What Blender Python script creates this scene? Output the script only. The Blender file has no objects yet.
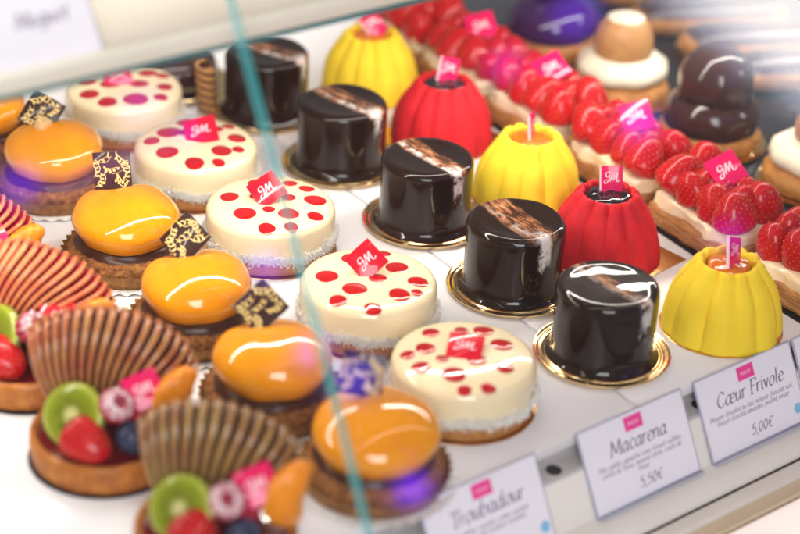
import bpy, bmesh, math, random
from mathutils import Matrix, Vector, Euler, noise as mnoise
S = 0.01                       # everything below is written in centimetres
PI = math.pi
R = math.radians
scene = bpy.context.scene
COL = scene.collection

# ------------------------------------------------------------------ materials
def new_mat(name):
    m = bpy.data.materials.new(name); m.use_nodes = True
    nt = m.node_tree
    return m, nt, nt.nodes['Principled BSDF']

def coords(nt, scale=(1, 1, 1), rot=(0, 0, 0), loc=(0, 0, 0)):
    tc = nt.nodes.new('ShaderNodeTexCoord')
    mp = nt.nodes.new('ShaderNodeMapping')
    mp.inputs['Scale'].default_value = [100 * s for s in scale]     # object space in cm
    mp.inputs['Rotation'].default_value = rot
    mp.inputs['Location'].default_value = loc
    nt.links.new(tc.outputs['Object'], mp.inputs['Vector'])
    return mp.outputs['Vector']

def noise(nt, vec, scale, detail=4, rough=.55, dist=0):
    n = nt.nodes.new('ShaderNodeTexNoise')
    n.inputs['Scale'].default_value = scale; n.inputs['Detail'].default_value = detail
    n.inputs['Roughness'].default_value = rough; n.inputs['Distortion'].default_value = dist
    nt.links.new(vec, n.inputs['Vector'])
    return n.outputs['Fac']

def ramp(nt, fac, stops, interp='LINEAR'):
    r = nt.nodes.new('ShaderNodeValToRGB'); cr = r.color_ramp; cr.interpolation = interp
    while len(cr.elements) < len(stops): cr.elements.new(.5)
    for e, (p, c) in zip(cr.elements, stops):
        e.position = p; e.color = (*c, 1) if len(c) == 3 else c
    nt.links.new(fac, r.inputs['Fac'])
    return r.outputs['Color']

def math_n(nt, op, a, b=None, c=None):
    n = nt.nodes.new('ShaderNodeMath'); n.operation = op
    for i, v in enumerate((a, b, c)):
        if v is None: continue
        if isinstance(v, (int, float)): n.inputs[i].default_value = v
        else: nt.links.new(v, n.inputs[i])
    return n.outputs[0]

def sstep(nt, v, a, b):
    n = nt.nodes.new('ShaderNodeMapRange'); n.interpolation_type = 'SMOOTHSTEP'
    n.inputs['From Min'].default_value = a; n.inputs['From Max'].default_value = b
    nt.links.new(v, n.inputs['Value'])
    return n.outputs[0]

def mix(nt, fac, a, b):
    n = nt.nodes.new('ShaderNodeMix'); n.data_type = 'RGBA'
    for sock, v in ((n.inputs[0], fac), (n.inputs[6], a), (n.inputs[7], b)):
        if isinstance(v, (int, float)): sock.default_value = v
        elif isinstance(v, tuple): sock.default_value = (*v, 1)
        else: nt.links.new(v, sock)
    return n.outputs[2]

def bump(nt, p, height, strength=.3, dist=.05):
    b = nt.nodes.new('ShaderNodeBump')
    b.inputs['Strength'].default_value = strength; b.inputs['Distance'].default_value = dist * S
    nt.links.new(height, b.inputs['Height']); nt.links.new(b.outputs['Normal'], p.inputs['Normal'])

def pm(name, col, rough=.5, metal=0, coat=0, coat_rough=.03, sss=0, sss_r=(1, .4, .2), sss_scale=.3,
       var=None, var_scale=1.5, bump_scale=None, bump_s=.3, bump_d=.05, spec=.5, trans=0, ior=1.45, sheen=0, stretch=(1, 1, 1)):
    """principled material: colour mottled between col and var, optional noise bump"""
    m, nt, p = new_mat(name)
    p.inputs['Base Color'].default_value = (*col, 1)
    p.inputs['Roughness'].default_value = rough; p.inputs['Metallic'].default_value = metal
    p.inputs['Coat Weight'].default_value = coat; p.inputs['Coat Roughness'].default_value = coat_rough
    p.inputs['Specular IOR Level'].default_value = .15 if coat and not metal else spec; p.inputs['IOR'].default_value = ior
    p.inputs['Transmission Weight'].default_value = trans
    if sheen: p.inputs['Sheen Weight'].default_value = sheen; p.inputs['Sheen Roughness'].default_value = .5
    if sss:
        p.inputs['Subsurface Weight'].default_value = sss
        p.inputs['Subsurface Radius'].default_value = sss_r
        p.inputs['Subsurface Scale'].default_value = sss_scale * S
    if var or bump_scale:
        v = coords(nt, stretch)
        if var:
            f = noise(nt, v, var_scale, 5, .6)
            nt.links.new(ramp(nt, f, [(.3, col), (.7, var)]), p.inputs['Base Color'])
        if bump_scale:
            bump(nt, p, noise(nt, v, bump_scale, 4, .6), bump_s, bump_d)
    return m

M = {}
M['cream'] = pm('cream_glaze', (.90, .74, .46), .22, coat=1, coat_rough=.03, sss=.25, sss_r=(1, .7, .35), sss_scale=.4,
                var=(.91, .77, .50), var_scale=.4, bump_scale=.35, bump_s=.15, bump_d=.1)
M['jelly'] = pm('red_jelly', (.56, .006, .008), .12, coat=1, coat_rough=.02, var=(.40, .004, .008), var_scale=.8)
M['biscuit'] = pm('biscuit', (.50, .22, .055), .8, var=(.34, .125, .03), var_scale=2.5, bump_scale=5, bump_s=.5, bump_d=.08)
M['coconut'] = pm('coconut', (.97, .93, .84), .6, sss=.5, sss_r=(1, 1, 1), sss_scale=.15)
M['card_gold'] = pm('gold_card', (.80, .50, .20), .28, metal=1, var=(.70, .42, .15), var_scale=1, bump_scale=2, bump_s=.1)
M['gold'] = pm('gold_plate', (.92, .68, .36), .16, metal=1, bump_scale=1.2, bump_s=.12, bump_d=.06)
M['logo_red'] = pm('plaque_red', (.74, .008, .022), .3, coat=.6, var=(.66, .006, .03), var_scale=.8)
M['logo_pink'] = pm('plaque_pink', (.80, .012, .11), .3, coat=.6, var=(.72, .01, .12), var_scale=.8)
M['ink_pale'] = pm('pale_pink_print', (.95, .62, .66), .5)
M['yellow'] = pm('yellow_velvet', (.98, .71, .035), .8, var=(.96, .65, .025), var_scale=1.2, bump_scale=14, bump_s=.35, bump_d=.03, sss=.15, sss_r=(1, .6, .1), sss_scale=.3)
M['redvelvet'] = pm('red_velvet', (.70, .008, .016), .75, var=(.52, .004, .014), var_scale=1.0, bump_scale=14, bump_s=.35, bump_d=.03)
M['apricot'] = pm('apricot_jelly', (.80, .22, .008), .08, coat=1, sss=.4, sss_r=(1, .4, .05), sss_scale=.4, var=(.62, .13, .005), var_scale=1.5, bump_scale=1.2, bump_s=.4, bump_d=.1)
M['blackjelly'] = pm('dark_jelly', (.012, .008, .012), .05, coat=1, bump_scale=1.0, bump_s=.4, bump_d=.1)
M['caramel'] = pm('caramel_glaze', (.90, .36, .008), .15, coat=1, coat_rough=.02, sss=.2, sss_r=(1, .4, .05), sss_scale=.4, var=(.80, .27, .006), var_scale=.5, bump_scale=1.1, bump_s=.28, bump_d=.14)
M['crumb'] = pm('brown_crumb', (.50, .20, .045), .85, var=(.12, .036, .010), var_scale=3.4, bump_scale=4.5, bump_s=1, bump_d=.3)
M['ganache'] = pm('ganache', (.085, .026, .010), .4, coat=.25, coat_rough=.2, var=(.045, .014, .006), bump_scale=1.2, bump_s=.3)
M['plaque_choc'] = pm('dark_chocolate', (.045, .017, .013), .35, coat=.2, var=(.035, .012, .010))
M['gold_print'] = pm('gold_print', (.82, .58, .20), .45)
M['praline'] = pm('praline_piece', (.80, .56, .28), .7, var=(.66, .40, .16), var_scale=3, bump_scale=4)
M['paper'] = pm('white_paper', (.84, .82, .79), .7)
M['paper_gold'] = pm('brown_gold_paper', (.42, .20, .04), .4, metal=.35, var=(.16, .055, .014), var_scale=1.6, bump_scale=3, bump_s=.3)
M['shell'] = pm('tart_shell', (.52, .19, .034), .55, coat=.25, var=(.30, .085, .018), var_scale=1.2, bump_scale=4, bump_s=.4, bump_d=.06)
M['redgel'] = pm('berry_gel', (.15, .008, .010), .06, coat=1, bump_scale=1.5, bump_s=.5, bump_d=.12)
M['strawberry'] = pm('strawberry', (.52, .004, .012), .35, coat=.45, coat_rough=.12, sss=.08, sss_r=(1, .15, .1), sss_scale=.2, var=(.42, .003, .010), var_scale=.8, bump_scale=3.2, bump_s=.55, bump_d=.12)
M['seed'] = pm('seed', (.62, .20, .03), .5)
M['leaf'] = pm('leaf', (.10, .26, .03), .5, var=(.16, .34, .05))
M['blueberry'] = pm('blueberry', (.022, .028, .065), .38, coat=.3, coat_rough=.2, var=(.055, .065, .12), var_scale=1.3)
M['custard'] = pm('custard', (.90, .72, .42), .35, coat=.3, sss=.3, sss_r=(1, .8, .5), sss_scale=.3, var=(.93, .84, .66), var_scale=.7, bump_scale=1.2, bump_s=.4, bump_d=.12)
M['whipped'] = pm('whipped_cream', (.88, .78, .60), .5, sss=.3, sss_r=(1, .9, .7), sss_scale=.3, bump_scale=1.2, bump_s=.4, bump_d=.1)
M['choux'] = pm('choux', (.62, .28, .07), .6, var=(.40, .15, .035), var_scale=1.2, bump_scale=2.5, bump_s=.6, bump_d=.15)
M['choc_icing'] = pm('chocolate_icing', (.040, .015, .015), .22, coat=.7, coat_rough=.1, var=(.055, .022, .020), bump_scale=.6, bump_s=.2)
M['violet_icing'] = pm('violet_icing', (.045, .014, .075), .2, coat=.8, var=(.06, .018, .085))
M['coffee'] = pm('coffee_fondant', (.42, .20, .075), .4, coat=.3, var=(.54, .29, .11), bump_scale=2, bump_s=.2)
M['mocha'] = pm('mocha_fondant', (.40, .19, .12), .4, coat=.3, var=(.46, .23, .14))
M['pinkcream'] = pm('pink_beige_cream', (.72, .44, .32), .5, sss=.2)
M['board'] = pm('black_board', (.015, .014, .016), .35, coat=.3)
M['tray'] = pm('tray_white', (.79, .765, .775), .32, coat=.25, coat_rough=.15, var=(.745, .72, .73), var_scale=.15, bump_scale=.2, bump_s=.05)
M['slate'] = pm('slate_tray', (.034, .036, .045), .18, coat=.6, var=(.055, .055, .065), var_scale=.2)
M['floor'] = pm('case_floor', (.22, .21, .20), .5, var=(.19, .18, .17))
M['steel'] = pm('brushed_steel', (.60, .565, .55), .45, metal=.35, var=(.54, .51, .50), var_scale=.6, stretch=(.08, 1, 1), bump_scale=.8, bump_s=.06)
M['rail'] = pm('cream_aluminium', (.80, .755, .70), .3, coat=.3, coat_rough=.12, var=(.77, .72, .665), var_scale=.3)
M['rail_tan'] = pm('tan_trim', (.66, .52, .34), .4, var=(.62, .48, .31))
M['counter'] = pm('counter_top', (.50, .43, .40), .3, coat=.3, var=(.48, .41, .38), var_scale=.1)
M['dark_recess'] = pm('black_recess', (.02, .017, .015), .5)  # black for the rail groove and the flat hole discs
M['shelf'] = pm('shelf_top', (.62, .55, .46), .3, coat=.3, coat_rough=.1, var=(.58, .50, .41), var_scale=.12)
M['shelf_edge'] = pm('shelf_edge', (.82, .76, .64), .4, var=(.79, .73, .60), var_scale=.2)
M['card'] = pm('price_card', (.83, .79, .84), .35, coat=.5, coat_rough=.08, var=(.81, .77, .825), var_scale=.3)
M['ink'] = pm('violet_ink', (.085, .060, .150), .6)
M['tag_pink'] = pm('tag_pink', (.85, .055, .30), .5)
M['tag_blue'] = pm('tag_blue', (.22, .50, .72), .5)
M['clear'] = pm('acrylic_edge', (.42, .42, .52), .15, coat=.5)
M['kraft'] = pm('kraft_card', (.42, .27, .13), .8, var=(.36, .22, .10))
M['lamp_body'] = pm('lamp_body', (.3, .3, .32), .4)

def glass_mat():
    """pane: clear, with the mirror reflection a polished sheet gives"""
    m = bpy.data.materials.new('pane_glass'); m.use_nodes = True; nt = m.node_tree
    nt.nodes.remove(nt.nodes['Principled BSDF'])
    t = nt.nodes.new('ShaderNodeBsdfTransparent'); t.inputs[0].default_value = (.985, .995, .99, 1)
    g = nt.nodes.new('ShaderNodeBsdfGlossy'); g.inputs['Roughness'].default_value = .07
    fr = nt.nodes.new('ShaderNodeFresnel'); fr.inputs[0].default_value = 1.45
    mx = nt.nodes.new('ShaderNodeMixShader')
    nt.links.new(fr.outputs[0], mx.inputs[0]); nt.links.new(t.outputs[0], mx.inputs[1]); nt.links.new(g.outputs[0], mx.inputs[2])
    nt.links.new(mx.outputs[0], nt.nodes['Material Output'].inputs[0]); return m
M['glass'] = glass_mat()
def glass_edge_mat(name, col, alpha):
    m = bpy.data.materials.new(name); m.use_nodes = True; nt = m.node_tree
    p = nt.nodes['Principled BSDF']; p.inputs['Base Color'].default_value = (*col, 1); p.inputs['Roughness'].default_value = .12
    p.inputs['Alpha'].default_value = alpha; p.inputs['Coat Weight'].default_value = .4
    v = coords(nt, (1, 1, 1)); f = noise(nt, v, .25, 2)
    nt.links.new(ramp(nt, f, [(.3, col), (.7, tuple(min(1, c * 1.35) for c in col))]), p.inputs['Base Color'])
    return m
M['teal_edge'] = glass_edge_mat('teal_glass_edge', (.05, .38, .40), .60)
M['teal_dark'] = glass_edge_mat('dark_teal_edge', (.03, .16, .17), .95)

def choc_mat(name, seed, w, off, kind):
    """mirror-glazed dark chocolate with a brushed band of copper and milk glaze over the top and a drip at the rim"""
    m, nt, p = new_mat(name)
    p.inputs['Roughness'].default_value = .3; p.inputs['Specular IOR Level'].default_value = .05; p.inputs['Coat Weight'].default_value = 1; p.inputs['Coat Roughness'].default_value = .015; p.inputs['Coat IOR'].default_value = 1.38
    v = coords(nt, (1, 1, 1), loc=(0, 0, 0))
    sep = nt.nodes.new('ShaderNodeSeparateXYZ'); nt.links.new(v, sep.inputs[0])
    X, Y, Z = sep.outputs
    vn = coords(nt, (1.0, .16, .35), loc=(seed * 3.1, seed, 0))
    n1 = noise(nt, vn, 1.4, 5, .65); n2 = noise(nt, coords(nt, (1, .25, .3), loc=(seed, 5, 2)), 3.2, 4, .7)
    n3 = noise(nt, coords(nt, (1, 1, 1), loc=(seed, 2, 7)), 1.6, 4, .7)
    u = math_n(nt, 'ADD', math_n(nt, 'ADD', X, -off), math_n(nt, 'MULTIPLY', math_n(nt, 'ADD', n1, -.5), .7))
    au = math_n(nt, 'ABSOLUTE', u)
    band = math_n(nt, 'SUBTRACT', 1, sstep(nt, au, w * .55, w))
    streak = sstep(nt, n2, .42, .62)
    top = sstep(nt, Z, 4.35, 4.6)
    back = sstep(nt, Y, -3.1, -2.2)
    band_top = math_n(nt, 'MULTIPLY', math_n(nt, 'MULTIPLY', band, top), math_n(nt, 'ADD', math_n(nt, 'MULTIPLY', streak, .75), .25))
    # white part of the band and drip over the rim
    wh_u = math_n(nt, 'ABSOLUTE', math_n(nt, 'ADD', u, w * .45))
    white_top = math_n(nt, 'MULTIPLY', math_n(nt, 'MULTIPLY', math_n(nt, 'SUBTRACT', 1, sstep(nt, wh_u, .05, .38)), top), sstep(nt, n3, .40, .58))
    front = math_n(nt, 'SUBTRACT', 1, sstep(nt, Y, -2.4, -1.6))
    dz = math_n(nt, 'ADD', Z, math_n(nt, 'MULTIPLY', math_n(nt, 'ADD', n1, -.5), 5.0))
    dripz = sstep(nt, dz, 2.6, 3.4)
    drip = math_n(nt, 'MULTIPLY', math_n(nt, 'MULTIPLY', math_n(nt, 'SUBTRACT', 1, sstep(nt, au, .30, .55)), front), math_n(nt, 'MULTIPLY', dripz, sstep(nt, n3, .38, .52)))
    copper = ramp(nt, n2, [(.35, (.10, .030, .010)), (.55, (.42, .16, .06)), (.75, (.62, .36, .22))])
    base = mix(nt, band_top, (.014, .0055, .0045), copper)
    wmask = math_n(nt, 'MAXIMUM', math_n(nt, 'MULTIPLY', white_top, .85 if kind != 2 else .35), math_n(nt, 'MULTIPLY', drip, .8))
    nt.links.new(mix(nt, wmask, base, (.80, .74, .70)), p.inputs['Base Color'])
    bump(nt, p, noise(nt, coords(nt, (1, 1, .6), loc=(seed, 0, 0)), .55, 3, .5), .25, .22)
    return m
CHOC = [choc_mat('mirror_glaze_a', 1.7, 1.0, .35, 0), choc_mat('mirror_glaze_b', 4.2, .85, .2, 1), choc_mat('mirror_glaze_c', 8.3, 1.2, .0, 2), choc_mat('mirror_glaze_d', 12.9, .55, .15, 2)]

def kiwi_mat():
    m, nt, p = new_mat('kiwi_flesh'); p.inputs['Roughness'].default_value = .25; p.inputs['Specular IOR Level'].default_value = .2; p.inputs['Coat Weight'].default_value = .5; p.inputs['Coat Roughness'].default_value = .1
    p.inputs['Subsurface Weight'].default_value = .1; p.inputs['Subsurface Radius'].default_value = (.6, 1, .2); p.inputs['Subsurface Scale'].default_value = .3 * S
    v = coords(nt); sep = nt.nodes.new('ShaderNodeSeparateXYZ'); nt.links.new(v, sep.inputs[0])
    r = math_n(nt, 'SQRT', math_n(nt, 'ADD', math_n(nt, 'POWER', sep.outputs[0], 2), math_n(nt, 'POWER', math_n(nt, 'MULTIPLY', sep.outputs[1], 1.0), 2)))
    ang = math_n(nt, 'ARCTAN2', sep.outputs[1], sep.outputs[0])
    ray = math_n(nt, 'SINE', math_n(nt, 'MULTIPLY', ang, 26))
    r2 = math_n(nt, 'ADD', r, math_n(nt, 'MULTIPLY', ray, .05))
    c = ramp(nt, math_n(nt, 'DIVIDE', r2, 1.8), [(.0, (.62, .58, .28)), (.16, (.50, .48, .16)), (.32, (.15, .175, .008)), (.72, (.22, .26, .012)), (.90, (.40, .43, .05)), (1, (.16, .16, .025))])
    sd = nt.nodes.new('ShaderNodeTexVoronoi'); sd.inputs['Scale'].default_value = 4.2; nt.links.new(v, sd.inputs['Vector'])
    ring = math_n(nt, 'MULTIPLY', sstep(nt, r, .5, .6), math_n(nt, 'SUBTRACT', 1, sstep(nt, r, .85, 1.0)))
    seed = math_n(nt, 'MULTIPLY', math_n(nt, 'SUBTRACT', 1, sstep(nt, sd.outputs['Distance'], .22, .30)), ring)
    nt.links.new(mix(nt, seed, c, (.01, .008, .006)), p.inputs['Base Color'])
    bump(nt, p, noise(nt, v, 2.2, 3), .2, .06)
    return m
M['kiwi'] = kiwi_mat()

def raspberry_mat():
    m, nt, p = new_mat('raspberry_sugar'); p.inputs['Roughness'].default_value = .5
    v = coords(nt); sep = nt.nodes.new('ShaderNodeSeparateXYZ'); nt.links.new(v, sep.inputs[0])
    n = noise(nt, v, 3.5, 4, .7)
    k = math_n(nt, 'ADD', sep.outputs[2], math_n(nt, 'MULTIPLY', math_n(nt, 'ADD', n, -.5), 1.2))
    r = math_n(nt, 'SQRT', math_n(nt, 'ADD', math_n(nt, 'POWER', sep.outputs[0], 2), math_n(nt, 'POWER', sep.outputs[1], 2)))
    f = math_n(nt, 'MULTIPLY', math_n(nt, 'MULTIPLY', sstep(nt, k, .12, .6), sstep(nt, r, .26, .40)), sstep(nt, noise(nt, v, 5.5, 4, .7), .38, .56))
    nt.links.new(mix(nt, f, (.40, .008, .045), (.88, .74, .76)), p.inputs['Base Color'])
    p.inputs['Coat Weight'].default_value = .3
    bump(nt, p, n, .3, .05)
    return m
M['raspberry'] = raspberry_mat()
M['raspberry_plain'] = pm('raspberry', (.42, .006, .035), .3, coat=.6, var=(.30, .004, .03))

def orange_mat():
    m, nt, p = new_mat('orange_flesh'); p.inputs['Roughness'].default_value = .35; p.inputs['Specular IOR Level'].default_value = .3; p.inputs['Coat Weight'].default_value = .25; p.inputs['Coat Roughness'].default_value = .15
    p.inputs['Subsurface Weight'].default_value = .3; p.inputs['Subsurface Radius'].default_value = (1, .4, .05); p.inputs['Subsurface Scale'].default_value = .3 * S
    f = noise(nt, coords(nt, (.7, 3, 3)), 1.3, 5, .75)
    nt.links.new(ramp(nt, f, [(.3, (.80, .20, .008)), (.55, (.88, .30, .012)), (.75, (.92, .46, .10))]), p.inputs['Base Color'])
    bump(nt, p, f, .45, .12); return m
M['orange'] = orange_mat()

def pear_mats(name, rim, rim2, face):
    a, nt, p = new_mat(name + '_flesh'); p.inputs['Roughness'].default_value = .2; p.inputs['Coat Weight'].default_value = .45; p.inputs['Specular IOR Level'].default_value = .2; p.inputs['Coat Roughness'].default_value = .06
    f = noise(nt, coords(nt, (.5, .5, .5)), 1.0, 4)
    nt.links.new(ramp(nt, f, [(.32, rim), (.68, rim2)]), p.inputs['Base Color'])
    p.inputs['Subsurface Weight'].default_value = .15; p.inputs['Subsurface Radius'].default_value = (1, .4, .2); p.inputs['Subsurface Scale'].default_value = .2 * S
    bump(nt, p, noise(nt, coords(nt), 1.4, 4), .25, .08)
    b = pm(name + '_skin', face, .2, coat=.6, var=tuple(c * .6 for c in face), var_scale=1.2)
    return [a, b]
PEAR = {'olive': pear_mats('olive_pear', (.44, .27, .085), (.30, .12, .045), (.055, .010, .012)),
        'maroon': pear_mats('tan_pear', (.54, .27, .09), (.38, .085, .035), (.10, .006, .012)),
        'rose': pear_mats('rosy_pear', (.78, .32, .12), (.68, .14, .06), (.34, .006, .016))}

# ------------------------------------------------------------------ mesh builder
class MB:
    def __init__(s): s.v = []; s.f = []; s.m = []
    def add(s, vs, fs, mat=0, T=None):
        o = len(s.v)
        s.v += [tuple((T @ Vector(p)) if T else p) for p in vs]
        s.f += [tuple(i + o for i in f) for f in fs]; s.m += [mat] * len(fs)
        return s
    def lathe(s, prof, seg=48, mat=0, T=None, fn=None, mats=None):
        """prof: [(r,z)] revolved; r==0 closes with a pole; fn(theta,r,z,k)->(r,z)"""
        vs = []; rings = []
        for k, (r, z) in enumerate(prof):
            if r < 1e-6:
                if fn: r, z = fn(0, r, z, k)
                rings.append([len(vs)]); vs.append((0, 0, z)); continue
            ring = []
            for i in range(seg):
                t = 2 * PI * i / seg; rr, zz = fn(t, r, z, k) if fn else (r, z)
                ring.append(len(vs)); vs.append((rr * math.cos(t), rr * math.sin(t), zz))
            rings.append(ring)
        o = len(s.v); s.v += [tuple((T @ Vector(p)) if T else p) for p in vs]
        for k in range(len(rings) - 1):
            a, b = rings[k], rings[k + 1]; mm = mats[k] if mats else mat
            for i in range(seg):
                j = (i + 1) % seg
                if len(a) == 1 and len(b) == 1: continue
                if len(a) == 1: f = (a[0], b[i], b[j])
                elif len(b) == 1: f = (a[i], b[0], a[j])
                else: f = (a[i], b[i], b[j], a[j])
                s.f.append(tuple(q + o for q in f)); s.m.append(mm)
        return s
    def grid(s, nu, nv, fn, mat=0, wrap_u=False, T=None, matf=None):
        vs = [fn(i / (nu if wrap_u else nu - 1), j / (nv - 1)) for j in range(nv) for i in range(nu)]
        fs = []; ms = []
        for j in range(nv - 1):
            for i in range(nu if wrap_u else nu - 1):
                k = (i + 1) % nu; fs.append((j * nu + i, j * nu + k, (j + 1) * nu + k, (j + 1) * nu + i))
        s.add(vs, fs, mat, T); return s
    def box(s, c, d, mat=0, T=None, bev=0, n=2):
        bm = bmesh.new(); bmesh.ops.create_cube(bm, size=1)
        for v in bm.verts: v.co = Vector((v.co.x * d[0] + c[0], v.co.y * d[1] + c[1], v.co.z * d[2] + c[2]))
        if bev: bmesh.ops.bevel(bm, geom=bm.edges[:], offset=bev, segments=n, affect='EDGES', profile=.5)
        bm.verts.index_update()
        s.add([v.co.copy() for v in bm.verts], [[v.index for v in f.verts] for f in bm.faces], mat, T); bm.free(); return s
    def prism(s, poly, z0, z1, mat=0, T=None, bev=0):
        bm = bmesh.new(); b = [bm.verts.new((x, y, z0)) for x, y in poly]; t = [bm.verts.new((x, y, z1)) for x, y in poly]
        n = len(poly); bm.faces.new(b[::-1]); bm.faces.new(t)
        for i in range(n): bm.faces.new((b[i], b[(i + 1) % n], t[(i + 1) % n], t[i]))
        bmesh.ops.recalc_face_normals(bm, faces=bm.faces[:])
        if bev: bmesh.ops.bevel(bm, geom=bm.edges[:], offset=bev, segments=2, affect='EDGES', profile=.5)
        bm.verts.index_update()
        s.add([v.co.copy() for v in bm.verts], [[v.index for v in f.verts] for f in bm.faces], mat, T); bm.free(); return s
    def ball(s, c, r, mat=0, T=None, seg=16, rings=9, fn=None):
        vs = []; 
        for j in range(rings + 1):
            a = PI * j / rings
            for i in range(seg):
                t = 2 * PI * i / seg; p = Vector((math.sin(a) * math.cos(t), math.sin(a) * math.sin(t), math.cos(a)))
                rr = r if isinstance(r, (tuple, list)) else (r, r, r)
                k = fn(p) if fn else 1
                vs.append((c[0] + p.x * rr[0] * k, c[1] + p.y * rr[1] * k, c[2] + p.z * rr[2] * k))
        fs = [(j * seg + i, (j + 1) * seg + i, (j + 1) * seg + (i + 1) % seg, j * seg + (i + 1) % seg) for j in range(rings) for i in range(seg)]
        s.add(vs, fs, mat, T); return s
    def extrude_x(s, prof, x0, x1, mats, T=None):
        """open profile [(y,z)] swept along x; one material index per segment"""
        for k in range(len(prof) - 1):
            (ya, za), (yb, zb) = prof[k], prof[k + 1]
            s.add([(x0, ya, za), (x1, ya, za), (x1, yb, zb), (x0, yb, zb)], [(0, 1, 2, 3)], mats[k], T)
        return s
    def mesh(s, name, mats, smooth=True, ang=40):
        me = bpy.data.meshes.new(name)
        me.from_pydata([(x * S, y * S, z * S) for x, y, z in s.v], [], s.f)
        for m in mats: me.materials.append(m)
        me.polygons.foreach_set('material_index', s.m)
        bm = bmesh.new(); bm.from_mesh(me); bmesh.ops.remove_doubles(bm, verts=bm.verts, dist=1e-6)
        bmesh.ops.dissolve_degenerate(bm, dist=1e-7, edges=bm.edges)
        bmesh.ops.recalc_face_normals(bm, faces=bm.faces); bm.to_mesh(me); bm.free()
        me.polygons.foreach_set('use_smooth', [smooth] * len(me.polygons))
        if smooth: me.set_sharp_from_angle(angle=R(ang))
        me.update(); return me

def ob(name, me, parent=None, loc=(0, 0, 0), rot=None, scale=1):
    o = bpy.data.objects.new(name, me); COL.objects.link(o)
    if parent: o.parent = parent
    sc = (scale,) * 3 if isinstance(scale, (int, float)) else scale
    rm = rot.to_4x4() if isinstance(rot, Matrix) else (Euler([R(a) for a in rot]).to_matrix().to_4x4() if rot else Matrix())
    o.matrix_local = Matrix.Translation(Vector(loc) * S) @ rm @ Matrix.Diagonal((*sc, 1))
    return o
def thing(name, label, cat, loc=(0, 0, 0), rz=0, group=None):
    o = ob(name, None, None, loc, (0, 0, rz)); o.empty_display_size = .01
    return tag(o, label, cat, group)
def tag(o, label, cat, group=None):
    o['label'] = label; o['category'] = cat
    if group: o['group'] = group
    return o
def struct(o): o['kind'] = 'structure'; return o
def facing(tilt, spin=0, yaw=-34.7, roll=0):
    """plate in its local XY, turned by spin, leant towards the customer by tilt"""
    return Matrix.Rotation(R(yaw), 3, 'Z') @ Matrix.Rotation(R(tilt), 3, 'X') @ Matrix.Rotation(R(roll), 3, 'Y') @ Matrix.Rotation(R(spin), 3, 'Z')
def arc(cx, cz, r, a0, a1, n=5):
    return [(cx + r * math.cos(R(a0 + (a1 - a0) * i / n)), cz + r * math.sin(R(a0 + (a1 - a0) * i / n))) for i in range(n + 1)]

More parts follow.
